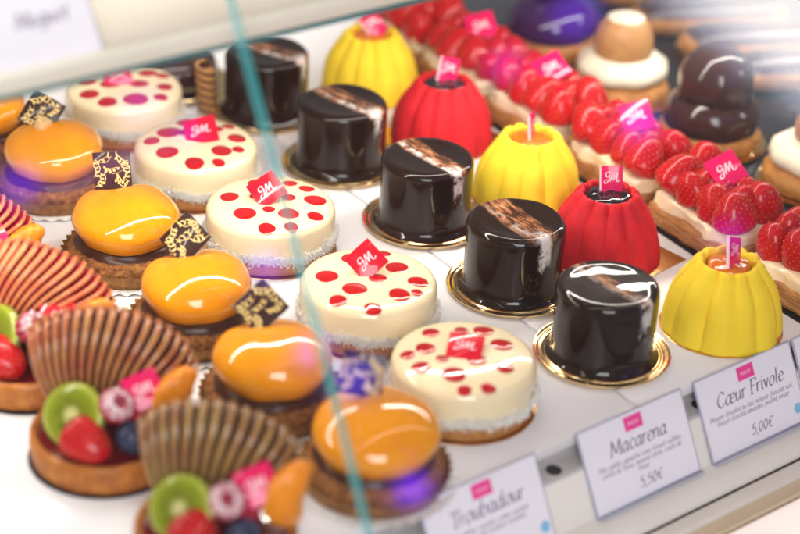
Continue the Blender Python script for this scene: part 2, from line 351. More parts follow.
# ------------------------------------------------------------------ pen lettering
G = {
'a': (1.0, [[(.75,.8),(.45,1.0),(.1,.6),(.15,.15),(.4,0),(.75,.4)], [(.8,1),(.75,.3),(.85,0),(1.0,.1)]]),
'b': (.95, [[(.1,1.7),(.1,.2),(.4,0),(.8,.45),(.7,.9),(.4,1),(.1,.7)]]),
'c': (.85, [[(.75,.8),(.45,1),(.1,.55),(.3,.05),(.55,0),(.8,.2)]]),
'd': (1.0, [[(.75,.8),(.45,1),(.1,.55),(.2,.1),(.45,0),(.75,.4)], [(.8,1.7),(.78,.3),(.85,0),(1,.1)]]),
'e': (.88, [[(.12,.5),(.75,.6),(.7,.9),(.45,1),(.1,.6),(.2,.1),(.5,0),(.8,.2)]]),
'f': (.65, [[(.8,1.55),(.62,1.7),(.42,1.5),(.35,.9),(.3,0)], [(.05,1),(.65,1)]]),
'g': (.95, [[(.75,.8),(.45,1),(.1,.6),(.2,.15),(.45,.05),(.75,.4)], [(.8,1),(.78,-.2),(.5,-.6),(.1,-.45)]]),
'h': (.95, [[(.1,1.7),(.1,0)], [(.1,.6),(.4,1),(.7,.8),(.7,.2),(.85,0)]]),
'i': (.45, [[(.2,1),(.2,.2),(.35,0)], [(.18,1.36),(.26,1.46)]]),
'l': (.45, [[(.2,1.7),(.2,.2),(.35,0)]]),
'm': (1.28, [[(.1,1),(.1,0)], [(.1,.6),(.35,1),(.56,.8),(.56,0)], [(.56,.6),(.8,1),(1.02,.8),(1.02,.2),(1.17,0)]]),
'n': (.92, [[(.1,1),(.1,0)], [(.1,.6),(.4,1),(.68,.8),(.68,.2),(.82,0)]]),
'o': (.97, [[(.5,1),(.12,.6),(.2,.1),(.5,0),(.85,.4),(.8,.9),(.5,1)]]),
'p': (.95, [[(.1,1),(.1,-.6)], [(.1,.6),(.4,1),(.8,.6),(.6,.05),(.3,0),(.1,.3)]]),
'q': (.95, [[(.75,.8),(.45,1),(.1,.6),(.2,.1),(.45,0),(.75,.4)], [(.8,1),(.8,-.6)]]),
'r': (.62, [[(.1,1),(.1,0)], [(.1,.6),(.3,.95),(.58,.95)]]),
's': (.72, [[(.6,.85),(.35,1),(.12,.8),(.35,.55),(.6,.25),(.35,0),(.08,.15)]]),
't': (.56, [[(.25,1.4),(.22,.2),(.4,0),(.55,.1)], [(.02,1),(.5,1)]]),
'u': (.94, [[(.1,1),(.1,.25),(.3,0),(.7,.4)], [(.72,1),(.72,.2),(.88,0)]]),
'v': (.76, [[(.05,1),(.35,0)], [(.35,0),(.7,1)]]),
'M': (1.55, [[(.05,0),(.2,1.6)], [(.2,1.6),(.75,.2)], [(.75,.2),(1.3,1.6)], [(1.3,1.6),(1.38,0)], [(-.08,0),(.22,0)], [(1.2,0),(1.55,0)]]),
'C': (1.18, [[(1.1,1.25),(.95,1.5),(.65,1.6),(.15,1.0),(.2,.3),(.65,0),(1.12,.35)]]),
'F': (1.0, [[(.25,1.6),(.25,0)], [(.05,1.6),(1.0,1.6)], [(1.0,1.6),(1.0,1.3)], [(.25,.85),(.75,.85)], [(.05,0),(.5,0)]]),
'T': (1.12, [[(.6,1.6),(.6,0)], [(.05,1.3),(.1,1.6)], [(.1,1.6),(1.1,1.6)], [(1.1,1.6),(1.15,1.3)], [(.4,0),(.8,0)]]),
'P': (1.0, [[(.2,1.6),(.2,0)], [(.2,1.6),(.7,1.6),(.95,1.2),(.7,.8),(.2,.75)]]),
'5': (.95, [[(.85,1.5),(.3,1.5)], [(.3,1.5),(.2,.85)], [(.2,.85),(.55,1.0),(.85,.6),(.6,.05),(.1,.1)]]),
'0': (1.0, [[(.5,1.5),(.15,1.0),(.2,.3),(.5,0),(.85,.5),(.8,1.2),(.5,1.5)]]),
'€': (1.1, [[(1.0,1.3),(.7,1.5),(.3,1.1),(.3,.4),(.65,0),(1.0,.2)], [(.05,.9),(.8,.9)], [(.05,.6),(.75,.6)]]),
',': (.4, [[(.2,.12),(.22,-.05),(.08,-.28)]]), '-': (.5, [[(.05,.5),(.42,.5)]]), ' ': (.55, []),
}
def acc(ch, extra): w, st = G[ch]; return (w, st + [extra])
G['é'] = acc('e', [(.4,1.25),(.65,1.55)]); G['è'] = acc('e', [(.3,1.55),(.55,1.25)])
G['â'] = acc('a', [(.25,1.25),(.48,1.5),(.7,1.25)])
G['œ'] = (1.62, G['o'][1] + [[(x + .72, y) for x, y in G['e'][1][0]]])

def smooth_path(p, n=6):
    if len(p) < 3: return [Vector((*p[0], 0)).lerp(Vector((*p[-1], 0)), i / 3) for i in range(4)]
    q = [p[0]] + list(p) + [p[-1]]; out = []
    for i in range(1, len(q) - 2):
        p0, p1, p2, p3 = [Vector((*a, 0)) for a in q[i - 1:i + 3]]
        for k in range(n):
            t = k / n
            out.append(.5 * ((2 * p1) + (p2 - p0) * t + (2 * p0 - 5 * p1 + 4 * p2 - p3) * t * t + (3 * p1 - p0 - 3 * p2 + p3) * t ** 3))
    out.append(Vector((*p[-1], 0))); return out
def stroke(mb, pts, fn, hw, mat=0, lo=.35):
    L = []; Rr = []
    for i, p in enumerate(pts):
        d = pts[min(i + 1, len(pts) - 1)] - pts[max(i - 1, 0)]
        if d.length < 1e-6: d = Vector((1, 0, 0))
        d.normalize(); nrm = Vector((-d.y, d.x, 0))
        w = hw * (lo + (1 - lo) * abs(nrm.dot(Vector((math.cos(R(20)), math.sin(R(20)), 0)))))
        L.append(fn(p + nrm * w)); Rr.append(fn(p - nrm * w))
    n = len(pts); mb.add(L + Rr, [(i, i + 1, n + i + 1, n + i) for i in range(n - 1)], mat)
def text(mb, s, x, y, size, mat=0, shear=.22, hw=.085, align=.5, z=.012, track=.06, lo=.35, ang=0):
    """pen letters on the local XY plane; size = x-height in cm"""
    w = sum(G[c][0] + track for c in s) * size
    ca, sa = math.cos(ang), math.sin(ang); cur = -w * align
    for c in s:
        gw, st = G[c]
        for path in st:
            def fn(p, cur=cur):
                a = cur + (p.x + shear * p.y) * size; b = p.y * size
                return (x + a * ca - b * sa, y + a * sa + b * ca, z)
            stroke(mb, smooth_path(path), fn, hw, mat, lo)
        cur += (gw + track) * size

# ------------------------------------------------------------------ shared little meshes
rnd = random.Random(5)
def plaque_mesh(name, side, mat, thick=.13, h=None):
    return MB().box((0, 0, 0), (side, h or side, thick), bev=.03).mesh(name, [mat], True, 30)
MONO = [[(.95,1.35),(.7,1.65),(.3,1.55),(.2,1.1),(.55,.85),(.9,1.15),(.85,.5),(.55,-.1),(.15,-.05),(.2,.3),(.6,.45)],
        [(1.1,.15),(1.3,.9),(1.55,1.55),(1.6,.9),(1.65,.35),(1.95,1.1),(2.2,1.5),(2.2,.8),(2.25,.3),(2.55,.15),(2.8,.4)]]
def monogram_mesh(name, size, z):
    mb = MB()
    for st in MONO:
        stroke(mb, smooth_path(st), lambda p: ((p.x - 1.45 + .15 * p.y) * size, (p.y - .75) * size, z), .115, lo=.45)
    return mb.mesh(name, [M['ink_pale']], False)
PLQ = {'red': plaque_mesh('plaque_red', 1.9, M['logo_red']), 'pink': plaque_mesh('plaque_pink', 1.9, M['logo_pink'])}
MONO_ME = monogram_mesh('monogram', .42, .075)
def plaque(parent, loc, rot, col='red', scale=1):
    p = ob('logo_plaque', PLQ[col], parent, loc, rot, scale)
    ob('monogram', MONO_ME, p)
    return p

def strawberry_mesh(name, seed):
    r = random.Random(seed); mb = MB()
    def rad(t):     # t 0 tip (top) .. 1 base
        return 1.22 * (math.sin(min(1, t ** .62 * 1.08) * PI / 2) ** .9) * (1 - .55 * max(0, (t - .75) / .25) ** 2)
    n = 18; prof = [(0, 1.5)] + [(max(.02, rad(k / n)), 1.5 - 2.8 * k / n) for k in range(1, n)] + [(0, -1.32)]
    ph = r.uniform(0, 6)
    def fn(t, rr, z, k): return rr * (1 + .05 * math.sin(2 * t + ph) + .03 * math.sin(3 * t + 2 * ph)), z
    mb.lathe(prof, 28, fn=fn)
    for i in range(140):      # seeds pressed into the flesh
        t = .08 + .84 * ((i + .5) / 140); th = i * 2.39996
        rr = rad(t) * (1 + .05 * math.sin(2 * th + ph) + .03 * math.sin(3 * th + 2 * ph)) - .012; z = 1.5 - 2.8 * t
        mb.ball((rr * math.cos(th), rr * math.sin(th), z), (.034, .034, .056), 1, seg=6, rings=4)
    return mb.mesh(name, [M['strawberry'], M['seed']])
STRAW = [strawberry_mesh('strawberry_%s' % k, i) for i, k in enumerate(('plump', 'long', 'uneven'))]

def raspberry_mesh(name, mat, hollow):
    mb = MB(); k = 0
    for z, rr, n in ((.50, .40, 8), (.28, .60, 11), (.02, .66, 12), (-.24, .60, 11), (-.48, .42, 8), (-.62, .16, 4)):
        for i in range(n):
            a = 2 * PI * (i + .5 * (k % 2)) / n; mb.ball((rr * math.cos(a), rr * math.sin(a), z), .215, seg=10, rings=6)
        k += 1
    mb.lathe([(0, .05), (.28, .3), (.45, .45), (.55, .1), (.4, -.5), (0, -.6)] if hollow else [(0, .62), (.45, .4), (.55, .1), (.4, -.5), (0, -.6)], 14)
    return mb.mesh(name, [mat])
RASP = raspberry_mesh('raspberry_sugared', M['raspberry'], True)
RASP2 = raspberry_mesh('raspberry_plain', M['raspberry_plain'], False)
def blueberry_mesh():
    return MB().lathe([(0, .55), (.20, .53), (.24, .68), (.30, .72)] + [(.82 * math.cos(R(a)), .80 * math.sin(R(a))) for a in range(64, -90, -14)] + [(0, -.8)], 24,
                      fn=lambda t, r, z, k: (r, z + (.05 * math.cos(5 * t) if k in (2, 3) else 0))).mesh('blueberry', [M['blueberry']], ang=70)
BLUE = blueberry_mesh()
def kiwi_mesh():
    return MB().lathe([(0, .27), (1.2, .28), (1.55, .26), (1.72, .16), (1.76, 0), (1.72, -.16), (1.5, -.25), (0, -.25)], 40,
                      fn=lambda t, r, z, k: (r * (1 + .04 * math.cos(2 * t)), z + .10 * (r / 1.7) ** 2 * math.cos(t))).mesh('kiwi', [M['kiwi']], ang=60)
KIWI = kiwi_mesh()
def orange_mesh():
    mb = MB()
    def fn(u, v):
        s = -1 + 2 * v; w = max(0, 1 - abs(s) ** 3.2) ** .5; a = 2 * PI * u
        cx, cy = math.cos(a), math.sin(a)
        wob = 1 + .05 * math.sin(9 * s + 3 * a)
        return (s * 1.65, w * cx * .62 * wob * (1 - .35 * max(0, cy)), w * cy * .95 * wob - .55 * s * s)
    mb.grid(20, 17, fn, wrap_u=True); return mb.mesh('orange_segment', [M['orange']], ang=80)
ORANGE = orange_mesh()
def pear_mesh(name, key, a0, a1, bend, n, x0, x1, L0, Lm, L1, D):
    """poached half pear cut into thin slices: each slice bends over as it rises, the row fans from a0 to a1"""
    mb = MB(); K = 30; r = random.Random(n)
    for i in range(n):
        u = (i + .5) / n; ph = a0 + (a1 - a0) * u ** 1.15; bx = x0 + (x1 - x0) * u
        L = (L0 * (1 - u) ** 2 + 2 * (2 * Lm - (L0 + L1) / 2) * u * (1 - u) + L1 * u * u) * r.uniform(.985, 1.015)
        cl = [(bx, 0)]; NS = 24
        for q in range(NS):
            a = R(ph + bend * (.5 - (q + .5) / NS)); x, z = cl[-1]; cl.append((x + math.cos(a) * L / NS, z + math.sin(a) * L / NS))
        def at(rho):
            f = max(0, min(NS - .001, rho / L * NS)); k = int(f); w = f - k
            a = R(ph + bend * (.5 - f / NS)); return (cl[k][0] * (1 - w) + cl[k + 1][0] * w, cl[k][1] * (1 - w) + cl[k + 1][1] * w, a)
        out = []
        for k in range(K):
            q = 2 * PI * k / K; rho = L * (.5 - .5 * math.cos(q)); sn = math.sin(q)
            out.append((rho, -D * sn ** .7 * (.7 + .3 * rho / L) if sn > 0 else .5 * abs(sn) ** .8))
        cr, ct = L * .5, -D * .25; o = len(mb.v); gap = abs(x1 - x0) / n; fan = R(abs(a1 - a0)) / n
        for side, sc in ((-1, .88), (-.84, .965), (-.40, 1.0), (.25, 1.0), (.60, .97), (1, .86)):
            for rho, t in out:
                rr = cr + (rho - cr) * sc; tt = ct + (t - ct) * sc; x, z, a = at(rr)
                h = (.5 * gap * abs(math.sin(a)) + .5 * fan * rr) * .97 * side - .12 * (t - ct)
                mb.v.append((x + math.sin(a) * h, tt, z - math.cos(a) * h))
        for q in range(5):
            for k in range(K):
                mb.f.append((o + q * K + k, o + q * K + (k + 1) % K, o + (q + 1) * K + (k + 1) % K, o + (q + 1) * K + k)); mb.m.append(1 if q in (0, 3, 4) else 0)
        for base in (0, 5 * K): mb.f.append(tuple(o + base + k for k in range(K))); mb.m.append(1)
    return mb.mesh(name, PEAR[key], ang=60)

# ------------------------------------------------------------------ cream cakes with red dots
def mousse_mesh():
    prof = [(0, 3.33), (1.0, 3.328), (1.9, 3.315), (2.5, 3.292), (2.95, 3.255), (3.25, 3.205)] + arc(3.42, 2.60, .58, 76, 4, 7) + [(4.0, 2.2), (4.0, 1.5), (3.97, 1.25), (3.85, 1.12), (0, 1.10)]
    return MB().lathe(prof, 72, fn=lambda t, r, z, k: (r * (1 + .004 * math.sin(3 * t + 1)), z)).mesh('mousse', [M['cream']], ang=60)
MOUSSE = mousse_mesh()
def rough_disc(prof, seg, amp, sc, name, mat, ang=60):
    def fn(t, r, z, k):
        if r < 1e-6: return r, z
        n = mnoise.noise(Vector((r * math.cos(t) * sc, r * math.sin(t) * sc, z * sc + 7)))
        n2 = mnoise.noise(Vector((r * math.cos(t) * sc * 2.7, r * math.sin(t) * sc * 2.7, z * sc * 2.7 + 3)))
        return r * (1 + 0) + amp * (n + .5 * n2), z + amp * .6 * n2
    return MB().lathe(prof, seg, fn=fn).mesh(name, [mat], ang=ang)
BISC = rough_disc([(0, 1.12), (3.7, 1.12), (3.92, 1.05), (3.97, .8), (3.97, .45), (3.92, .16), (3.8, .07), (0, .06)], 96, .05, 2.0, 'biscuit_base', M['biscuit'])
CBOARD = MB().lathe([(0, .055), (4.12, .055), (4.15, .035), (4.12, .015), (0, .015)], 64).mesh('cake_board', [M['card_gold']], ang=30)
def coconut_mesh(seed):
    r = random.Random(seed); mb = MB()
    for i in range(5200):
        a = r.uniform(0, 2 * PI); z = 1.24 + r.gauss(0, .17) + .09 * math.sin(5 * a + seed) + .05 * math.sin(11 * a + 2 * seed); z = max(.62, min(1.9, z))
        rr = 4.03 + abs(r.gauss(0, .085)) ; T = Matrix.Translation((rr * math.cos(a), rr * math.sin(a), z)) @ Euler((r.uniform(0, 6), r.uniform(0, 6), r.uniform(0, 6))).to_matrix().to_4x4()
        l = r.uniform(.08, .20); w = r.uniform(.025, .052); b = r.uniform(.0, .04)
        mb.add([(-l, 0, 0), (0, -w, 0), (l, 0, 0), (0, w, 0), (0, 0, b + .02)], [(0, 1, 4), (1, 2, 4), (2, 3, 4), (3, 0, 4), (3, 2, 1, 0)], 0, T)
    mb.lathe([(3.9, .98), (3.99, 1.04), (4.015, 1.18), (4.0, 1.32), (3.9, 1.40)], 180, fn=lambda t, r_, z, k: (r_ + (.03 * mnoise.noise(Vector((math.cos(t) * 22, math.sin(t) * 22, z * 6 + seed))) if 0 < k < 4 else -.1), z + .11 * math.sin(5 * t + seed) + .12 * mnoise.noise(Vector((math.cos(t) * 9, math.sin(t) * 9, seed)))))
    return mb.mesh('coconut_trim', [M['coconut']], False)
COCO = [coconut_mesh(1), coconut_mesh(2)]
def dot_mesh(name, seed):
    return MB().lathe([(0, .034), (.5, .032), (.85, .022), (1.0, -.012)], 26, fn=lambda t, r, z, k: (r * (1 + .035 * math.sin(2 * t + seed) + .02 * math.sin(3 * t + seed * 2)), z)).mesh(name, [M['jelly']], ang=80)
DOTS = [dot_mesh('jelly_dot_round', .3), dot_mesh('jelly_dot_oval', 2.1), dot_mesh('jelly_dot_uneven', 4.4)]
CREAM = [
 ((7.87, 58.8), 'cream cake with red dots at the far end, its back hidden by the shelf',
  [(-2.76, -0.38, 0.62), (-2.24, -2.04, 0.59), (-0.4, -2.6, 0.78), (1.28, -3.0, 0.46), (2.26, -1.72, 0.51), (-0.78, 0.39, 0.69), (0.93, -0.54, 0.6), (2.28, 0.87, 0.61), (3.0, 0.04, 0.47), (-1.95, 1.66, 0.58)],
  (-.1, .7, 3.62), facing(22, 20), 'pink', 1.0),
 ((7.92, 48.55), 'cream cake with red dots, second from the shelf edge, two dots run together',
  [(0.76, 2.8, 0.58), (1.9, 2.5, 0.36), (-2.5, 1.39, 0.52), (-0.97, 1.9, 0.75), (-0.2, 1.4, 0.4), (-2.43, -0.62, 0.70), (-1.6, -2.75, 0.6), (-0.18, -3.35, 0.42), (0.71, -2.13, 0.65), (1.8, -2.4, 0.39), (2.5, -0.94, 0.57), (2.95, 0.97, 0.4), (2.06, 0.88, 0.4)],
  (.55, .35, 3.72), facing(28, 28, -50), 'red', 1.12),
 ((7.83, 38.81), 'cream cake with red dots in the middle of its row, crossed by the pane edge',
  [(0.47, 2.6, 0.53), (-1.92, 1.75, 0.56), (-2.19, -0.66, 0.66), (-0.68, -0.95, 0.37), (-1.9, -2.8, 0.5), (0.1, -2.0, 0.6), (-0.52, -3.35, 0.42), (1.45, -2.95, 0.48), (2.48, -1.22, 0.64), (2.85, 0.4, 0.46), (2.3, 1.5, 0.42), (-0.5, 0.96, 0.35), (1.19, -0.19, 0.42)],
  (-.1, .3, 3.95), facing(40, 45, -46), 'red', 1.0),
 ((7.99, 27.84), 'cream cake with red dots whose plaque stands up as a tilted diamond',
  [(0.26, 2.37, 0.55), (-2.1, 1.22, 0.64), (-1.5, -0.85, 0.68), (-2.95, -1.35, 0.5), (-1.7, -3.05, 0.48), (0.3, -0.47, 0.5), (1.98, 0.09, 0.62), (2.17, -1.87, 0.55), (0.4, -2.6, 0.6), (1.45, -2.85, 0.35), (2.28, 1.92, 0.39)],
  (.15, .55, 4.05), facing(52, 45), 'red', .98),
 ((7.94, 18.12), 'cream cake with red dots nearest the price cards, its plaque lying almost flat',
  [(-0.37, 2.74, 0.48), (-1.58, 1.47, 0.54), (-1.41, 0.1, 0.36), (-2.75, 1.5, 0.42), (-2.85, 0.02, 0.5), (-1.75, -1.49, 0.64), (-2.05, -2.9, 0.38), (-0.83, -3.35, 0.42), (1.01, -2.31, 0.47), (2.28, -0.29, 0.58), (2.31, 1.46, 0.53), (0.14, -0.95, 0.50), (1.23, 2.08, 0.37)],
  (.2, .25, 3.52), facing(12, -8), 'red', 1.03),
]
TOPZ = [(0, 3.33), (1.0, 3.328), (1.9, 3.315), (2.5, 3.292), (2.95, 3.255), (3.25, 3.205), (3.6, 3.145), (3.8, 3.03)]
def top_z(r):
    for (a, za), (b, zb) in zip(TOPZ, TOPZ[1:]):
        if r <= b: return za + (zb - za) * (r - a) / (b - a)
    return TOPZ[-1][1]
def tilt_out(dx, dy):
    r = math.hypot(dx, dy); sl = (top_z(r + .15) - top_z(max(0, r - .15))) / .3
    return Vector((-sl * dx / r, -sl * dy / r, 1)).to_track_quat('Z', 'Y').to_matrix() if r > .1 else Matrix.Identity(3)
for n, ((x, y), lab, dots, pl, prot, pcol, psc) in enumerate(CREAM):
    t = thing('mousse_cake', lab, 'cake', (x, y, 0), 0, 'cream cakes with red dots')
    ob('cake_board', CBOARD, t); ob('biscuit_base', BISC, t, rot=(0, 0, 50 * n)); ob('mousse', MOUSSE, t, rot=(0, 0, 35 * n))
    ob('coconut_trim', COCO[n % 2], t, rot=(0, 0, 77 * n))
    for k, (dx, dy, r) in enumerate(dots):
        ob('jelly_dot', DOTS[k % 3], t, (dx, dy, top_z(math.hypot(dx, dy)) + .004), tilt_out(dx, dy) @ Matrix.Rotation(.7 * k, 3, 'Z'), (r * 1.08, r * 1.08, 1))
    plaque(t, pl, prot, pcol, psc)

# ------------------------------------------------------------------ chocolate mirror-glazed cakes on gold plates
def glazed_mesh(seed, mat):
    prof = [(0, 4.68), (.8, 4.68), (1.6, 4.69), (2.2, 4.74)] + arc(2.52, 4.34, .46, 80, 0, 7) + [(2.985, 3.9), (2.97, 3.2), (2.96, 2.5), (2.96, 1.8), (2.98, 1.2), (3.02, .8), (3.10, .58), (3.24, .46), (3.30, .38), (3.2, .30), (0, .29)]
    def fn(t, r, z, k):
        w = mnoise.noise(Vector((1.1 * math.cos(t) + seed, 1.1 * math.sin(t), z * .45))) * .07 + .03 * math.sin(2 * t + seed)
        side = 1 if r > 2.3 else 0
        zz = z + (.05 * mnoise.noise(Vector((r * .5 * math.cos(t) + seed, r * .5 * math.sin(t), 3))) if z > 4.2 else 0)
        return r + w * side * (1 if z > .6 else .4), zz
    return MB().lathe(prof, 80, fn=fn).mesh('glazed_body', [mat], ang=80)
PLATE = MB().lathe([(0, .20), (3.1, .20), (3.22, .25), (3.34, .31), (3.42, .24), (3.52, .20), (3.62, .27), (3.68, .30), (3.76, .24), (3.84, .27), (3.92, .35), (3.99, .36), (4.0, .31), (3.9, .16), (3.7, .03), (0, .02)], 96,
                   fn=lambda t, r, z, k: (r + (.012 * math.cos(60 * t) if r > 3.88 else 0), z)).mesh('gold_plate', [M['gold']], ang=75)
CH = [((17.69, 56.17), 'chocolate mirror-glazed cake at the far end of its row, beside the pane edge', 0, 24),
      ((17.89, 46.55), 'chocolate mirror-glazed cake with a broad copper band, second from the far end', 0, 14),
      ((18.15, 36.86), 'chocolate mirror-glazed cake with a white and copper band, in the middle of its row', 1, 4),
      ((18.01, 27.2), 'chocolate mirror-glazed cake with fine copper strands brushed over its top', 2, 0),
      ((17.92, 18.32), 'chocolate mirror-glazed cake nearest the price cards, one thin copper streak on top', 3, 8)]
for n, ((x, y), lab, mi, rz) in enumerate(CH):
    t = thing('chocolate_cake', lab, 'cake', (x, y, 0), rz, 'chocolate cakes on gold plates')
    ob('gold_plate', PLATE, t); ob('glazed_body', glazed_mesh(n * 3.3, CHOC[mi]), t)

# ------------------------------------------------------------------ fluted velvet domes
def bell_mesh(name, mat):
    prof = []; Hh = 4.5
    for k in range(20):
        z = .12 + (Hh - .55 - .12) * k / 19; q = z / Hh
        prof.append((3.52 - .42 * q - 1.48 * q ** 3.1, z))
    r1 = prof[-1][0]
    prof += [(r1 - .13, Hh - .28), (r1 - .30, Hh - .10), (r1 - .44, Hh), (r1 - .56, Hh - .02), (r1 - .66, Hh - .12), (r1 - .70, Hh - .4), (r1 - .72, Hh - .9), (0, Hh - .95)]
    prof = [(0, .06), (3.3, .06), (3.48, .08)] + prof
    N = 11
    def fn(t, r, z, k):
        q = max(0, z / Hh); a = (.080 + .070 * q) * min(1, z / .5 + .35)
        tt = t + .05 * math.sin(3 * t + 1) + .03 * math.sin(5 * t); lobe = min(1, abs(math.cos(N * tt / 2)) * 1.10) ** .62; a *= 1 + .22 * math.sin(4 * t + 2)
        w = .02 * mnoise.noise(Vector((math.cos(t) * 2, math.sin(t) * 2, z * .8)))
        if k > len(prof) - 4: a *= .3
        return r * (1 + .03 - a * (1 - lobe) + w), z + (.16 * (lobe - .6) if z > Hh - .6 and k < len(prof) - 3 else 0)
    return MB().lathe(prof, 11 * 20, fn=fn).mesh(name, [mat], ang=75)
BELL = {'y': bell_mesh('yellow_dome', M['yellow']), 'r': bell_mesh('red_dome', M['redvelvet'])}
def fill_mesh(name, mat, R0, spill):
    def fn(t, r, z, k):
        n = mnoise.noise(Vector((math.cos(t) * 1.6, math.sin(t) * 1.6, 4.4)))
        return r * (1 + spill * n), z + .05 * math.sin(3 * t + r * 3) + .10 * mnoise.noise(Vector((r * 1.6 * math.cos(t), r * 1.6 * math.sin(t), 2)))
    return MB().lathe([(0, 4.40), (.3 * R0, 4.41), (.6 * R0, 4.40), (.85 * R0, 4.36), (R0, 4.28), (R0 * 1.02, 4.0)], 40, fn=fn).mesh(name, [mat], ang=80)
FILL = {'y': fill_mesh('apricot_filling', M['apricot'], 1.22, .06), 'r': fill_mesh('dark_filling', M['blackjelly'], 1.36, .22)}
SQCARD = MB().box((0, 0, .03), (7.5, 7.5, .05), bev=.012).mesh('gold_card', [M['card_gold']], ang=30)
RDCARD = MB().lathe([(0, .055), (3.62, .055), (3.66, .035), (3.62, .015), (0, .015)], 64).mesh('round_gold_card', [M['card_gold']], ang=30)
STICK = {'pink': plaque_mesh('stick_plaque', 1.35, M['logo_pink'], .16, 1.9)}
STICK_EDGE = MB().box((-.70, 0, 0), (.10, 1.9, .17)).mesh('stick_edge', [M['ink_pale']], False)
BL = [((26.25, 56.0), 'y', 'yellow fluted dome cake at the far end, under the shelf corner', (.3, .2, 5.0), facing(62, 38, -30)),
      ((26.05, 46.5), 'r', 'red fluted dome cake with its plaque turned sideways, between two yellow domes', (.55, .3, 4.95), facing(70, -14, -20)),
      ((26.09, 36.6), 'y', 'yellow fluted dome cake in the middle of its row', (.1, .1, 5.0), facing(84, -6, 40)),
      ((25.4, 27.7), 'r', 'red fluted dome cake with the pink monogram stick facing the front', (.55, .4, 4.95), facing(72, 4, -38)),
      ((26.13, 17.31), 'y', 'yellow fluted dome cake nearest the price cards, its pink stick leaning', (.2, -.1, 4.95), facing(70, -26, 22))]
for n, ((x, y), c, lab, sl, srot) in enumerate(BL):
    t = thing('fluted_dome_cake', lab, 'cake', (x, y, 0), 6 * n, 'yellow and red fluted dome cakes')
    ob('gold_card', SQCARD if c == 'r' else RDCARD, t, rot=(0, 0, 10 - 6 * n)); ob('velvet_dome', BELL[c], t); ob('filling', FILL[c], t)
    inv = Matrix.Rotation(R(-6 * n), 3, 'Z')
    s = ob('stick_plaque', STICK['pink'], t, tuple(inv @ Vector(sl)), inv @ srot)
    ob('monogram', MONO_ME, s, (0, .22, .03), scale=(.82, .95, .8)); ob('edge_strip', STICK_EDGE, s)

# ------------------------------------------------------------------ caramel domes
def dome_mesh(seed):
    prof = [(0, 4.55)] + [(3.0 * math.sin(R(a)), 3.0 + 1.55 * math.cos(R(a))) for a in range(8, 112, 7)] + [(2.72, 2.1), (2.5, 1.95), (0, 1.94)]
    def fn(t, r, z, k):
        x, y = r * math.cos(t), r * math.sin(t)
        d = math.exp(-((x - .2) ** 2 + (y - 1.9) ** 2) / .75)
        low = max(0, (3.1 - z) / 1.1) if z < 3.1 else 0
        rr = r * (1 + .012 * math.sin(2 * t + seed)) + (low * .10 * mnoise.noise(Vector((2.2 * math.cos(t) + seed, 2.2 * math.sin(t), 0))) if r > 2 else 0)
        w = mnoise.noise(Vector((x * .45 + seed, y * .45, z * .5)))
        return rr * (1 + .05 * w), z - .34 * d * (1 if z > 3 else 0) + (.12 * w if z > 3 else 0)
    return MB().lathe(prof, 64, fn=fn).mesh('caramel_dome', [M['caramel']], ang=80)
DOME = [dome_mesh(.5 + 2.3 * k) for k in range(6)]
CRUMB = rough_disc([(0, 1.50), (1.8, 1.52), (2.6, 1.52), (2.9, 1.53), (3.2, 1.50), (3.4, 1.44), (3.55, 1.32), (3.64, 1.15), (3.68, .95), (3.69, .75), (3.66, .55), (3.62, .38), (3.55, .24), (3.45, .14), (0, .12)], 170, .17, 3.4, 'crumb_base', M['crumb'], 80)
GAN = MB().lathe([(0, 2.0), (2.6, 2.0), (2.9, 1.92), (3.05, 1.76), (3.1, 1.6), (3.2, 1.50), (0, 1.46)], 72, fn=lambda t, r, z, k: (r + .16 * mnoise.noise(Vector((2 * math.cos(t), 2 * math.sin(t), z * 2))), z)).mesh('ganache', [M['ganache']], ang=80)
def case_mesh():
    N = 38; f = lambda t, r, z, k: (r + (.085 * math.cos(N * t) * (z / .9) if r > 3.6 else 0), z + (.05 * math.cos(N * t) if z > .7 else 0))
    return MB().lathe([(0, .10), (3.66, .10), (3.76, .5), (3.96, .98), (3.99, .99), (3.82, .5), (3.72, .06), (0, .05)], N * 6, fn=f, mats=[0] * 7).mesh('paper_case', [M['paper_gold']], ang=80)
CASE = case_mesh()
DOILY = MB().lathe([(0, .015), (3.6, .015), (4.0, .03), (4.32, .12), (4.33, .14), (3.95, .045), (0, .03)], 32 * 8, fn=lambda t, r, z, k: (r * (1 + (.035 * abs(math.sin(16 * t)) if r > 3.9 else 0)), z + (.05 * math.cos(32 * t) if r > 4.2 else 0))).mesh('paper_doily', [M['paper']], ang=60)
CPLQ = MB().box((0, 0, 0), (2.3, 2.3, .14), bev=.02).mesh('chocolate_plaque', [M['plaque_choc']], ang=30)
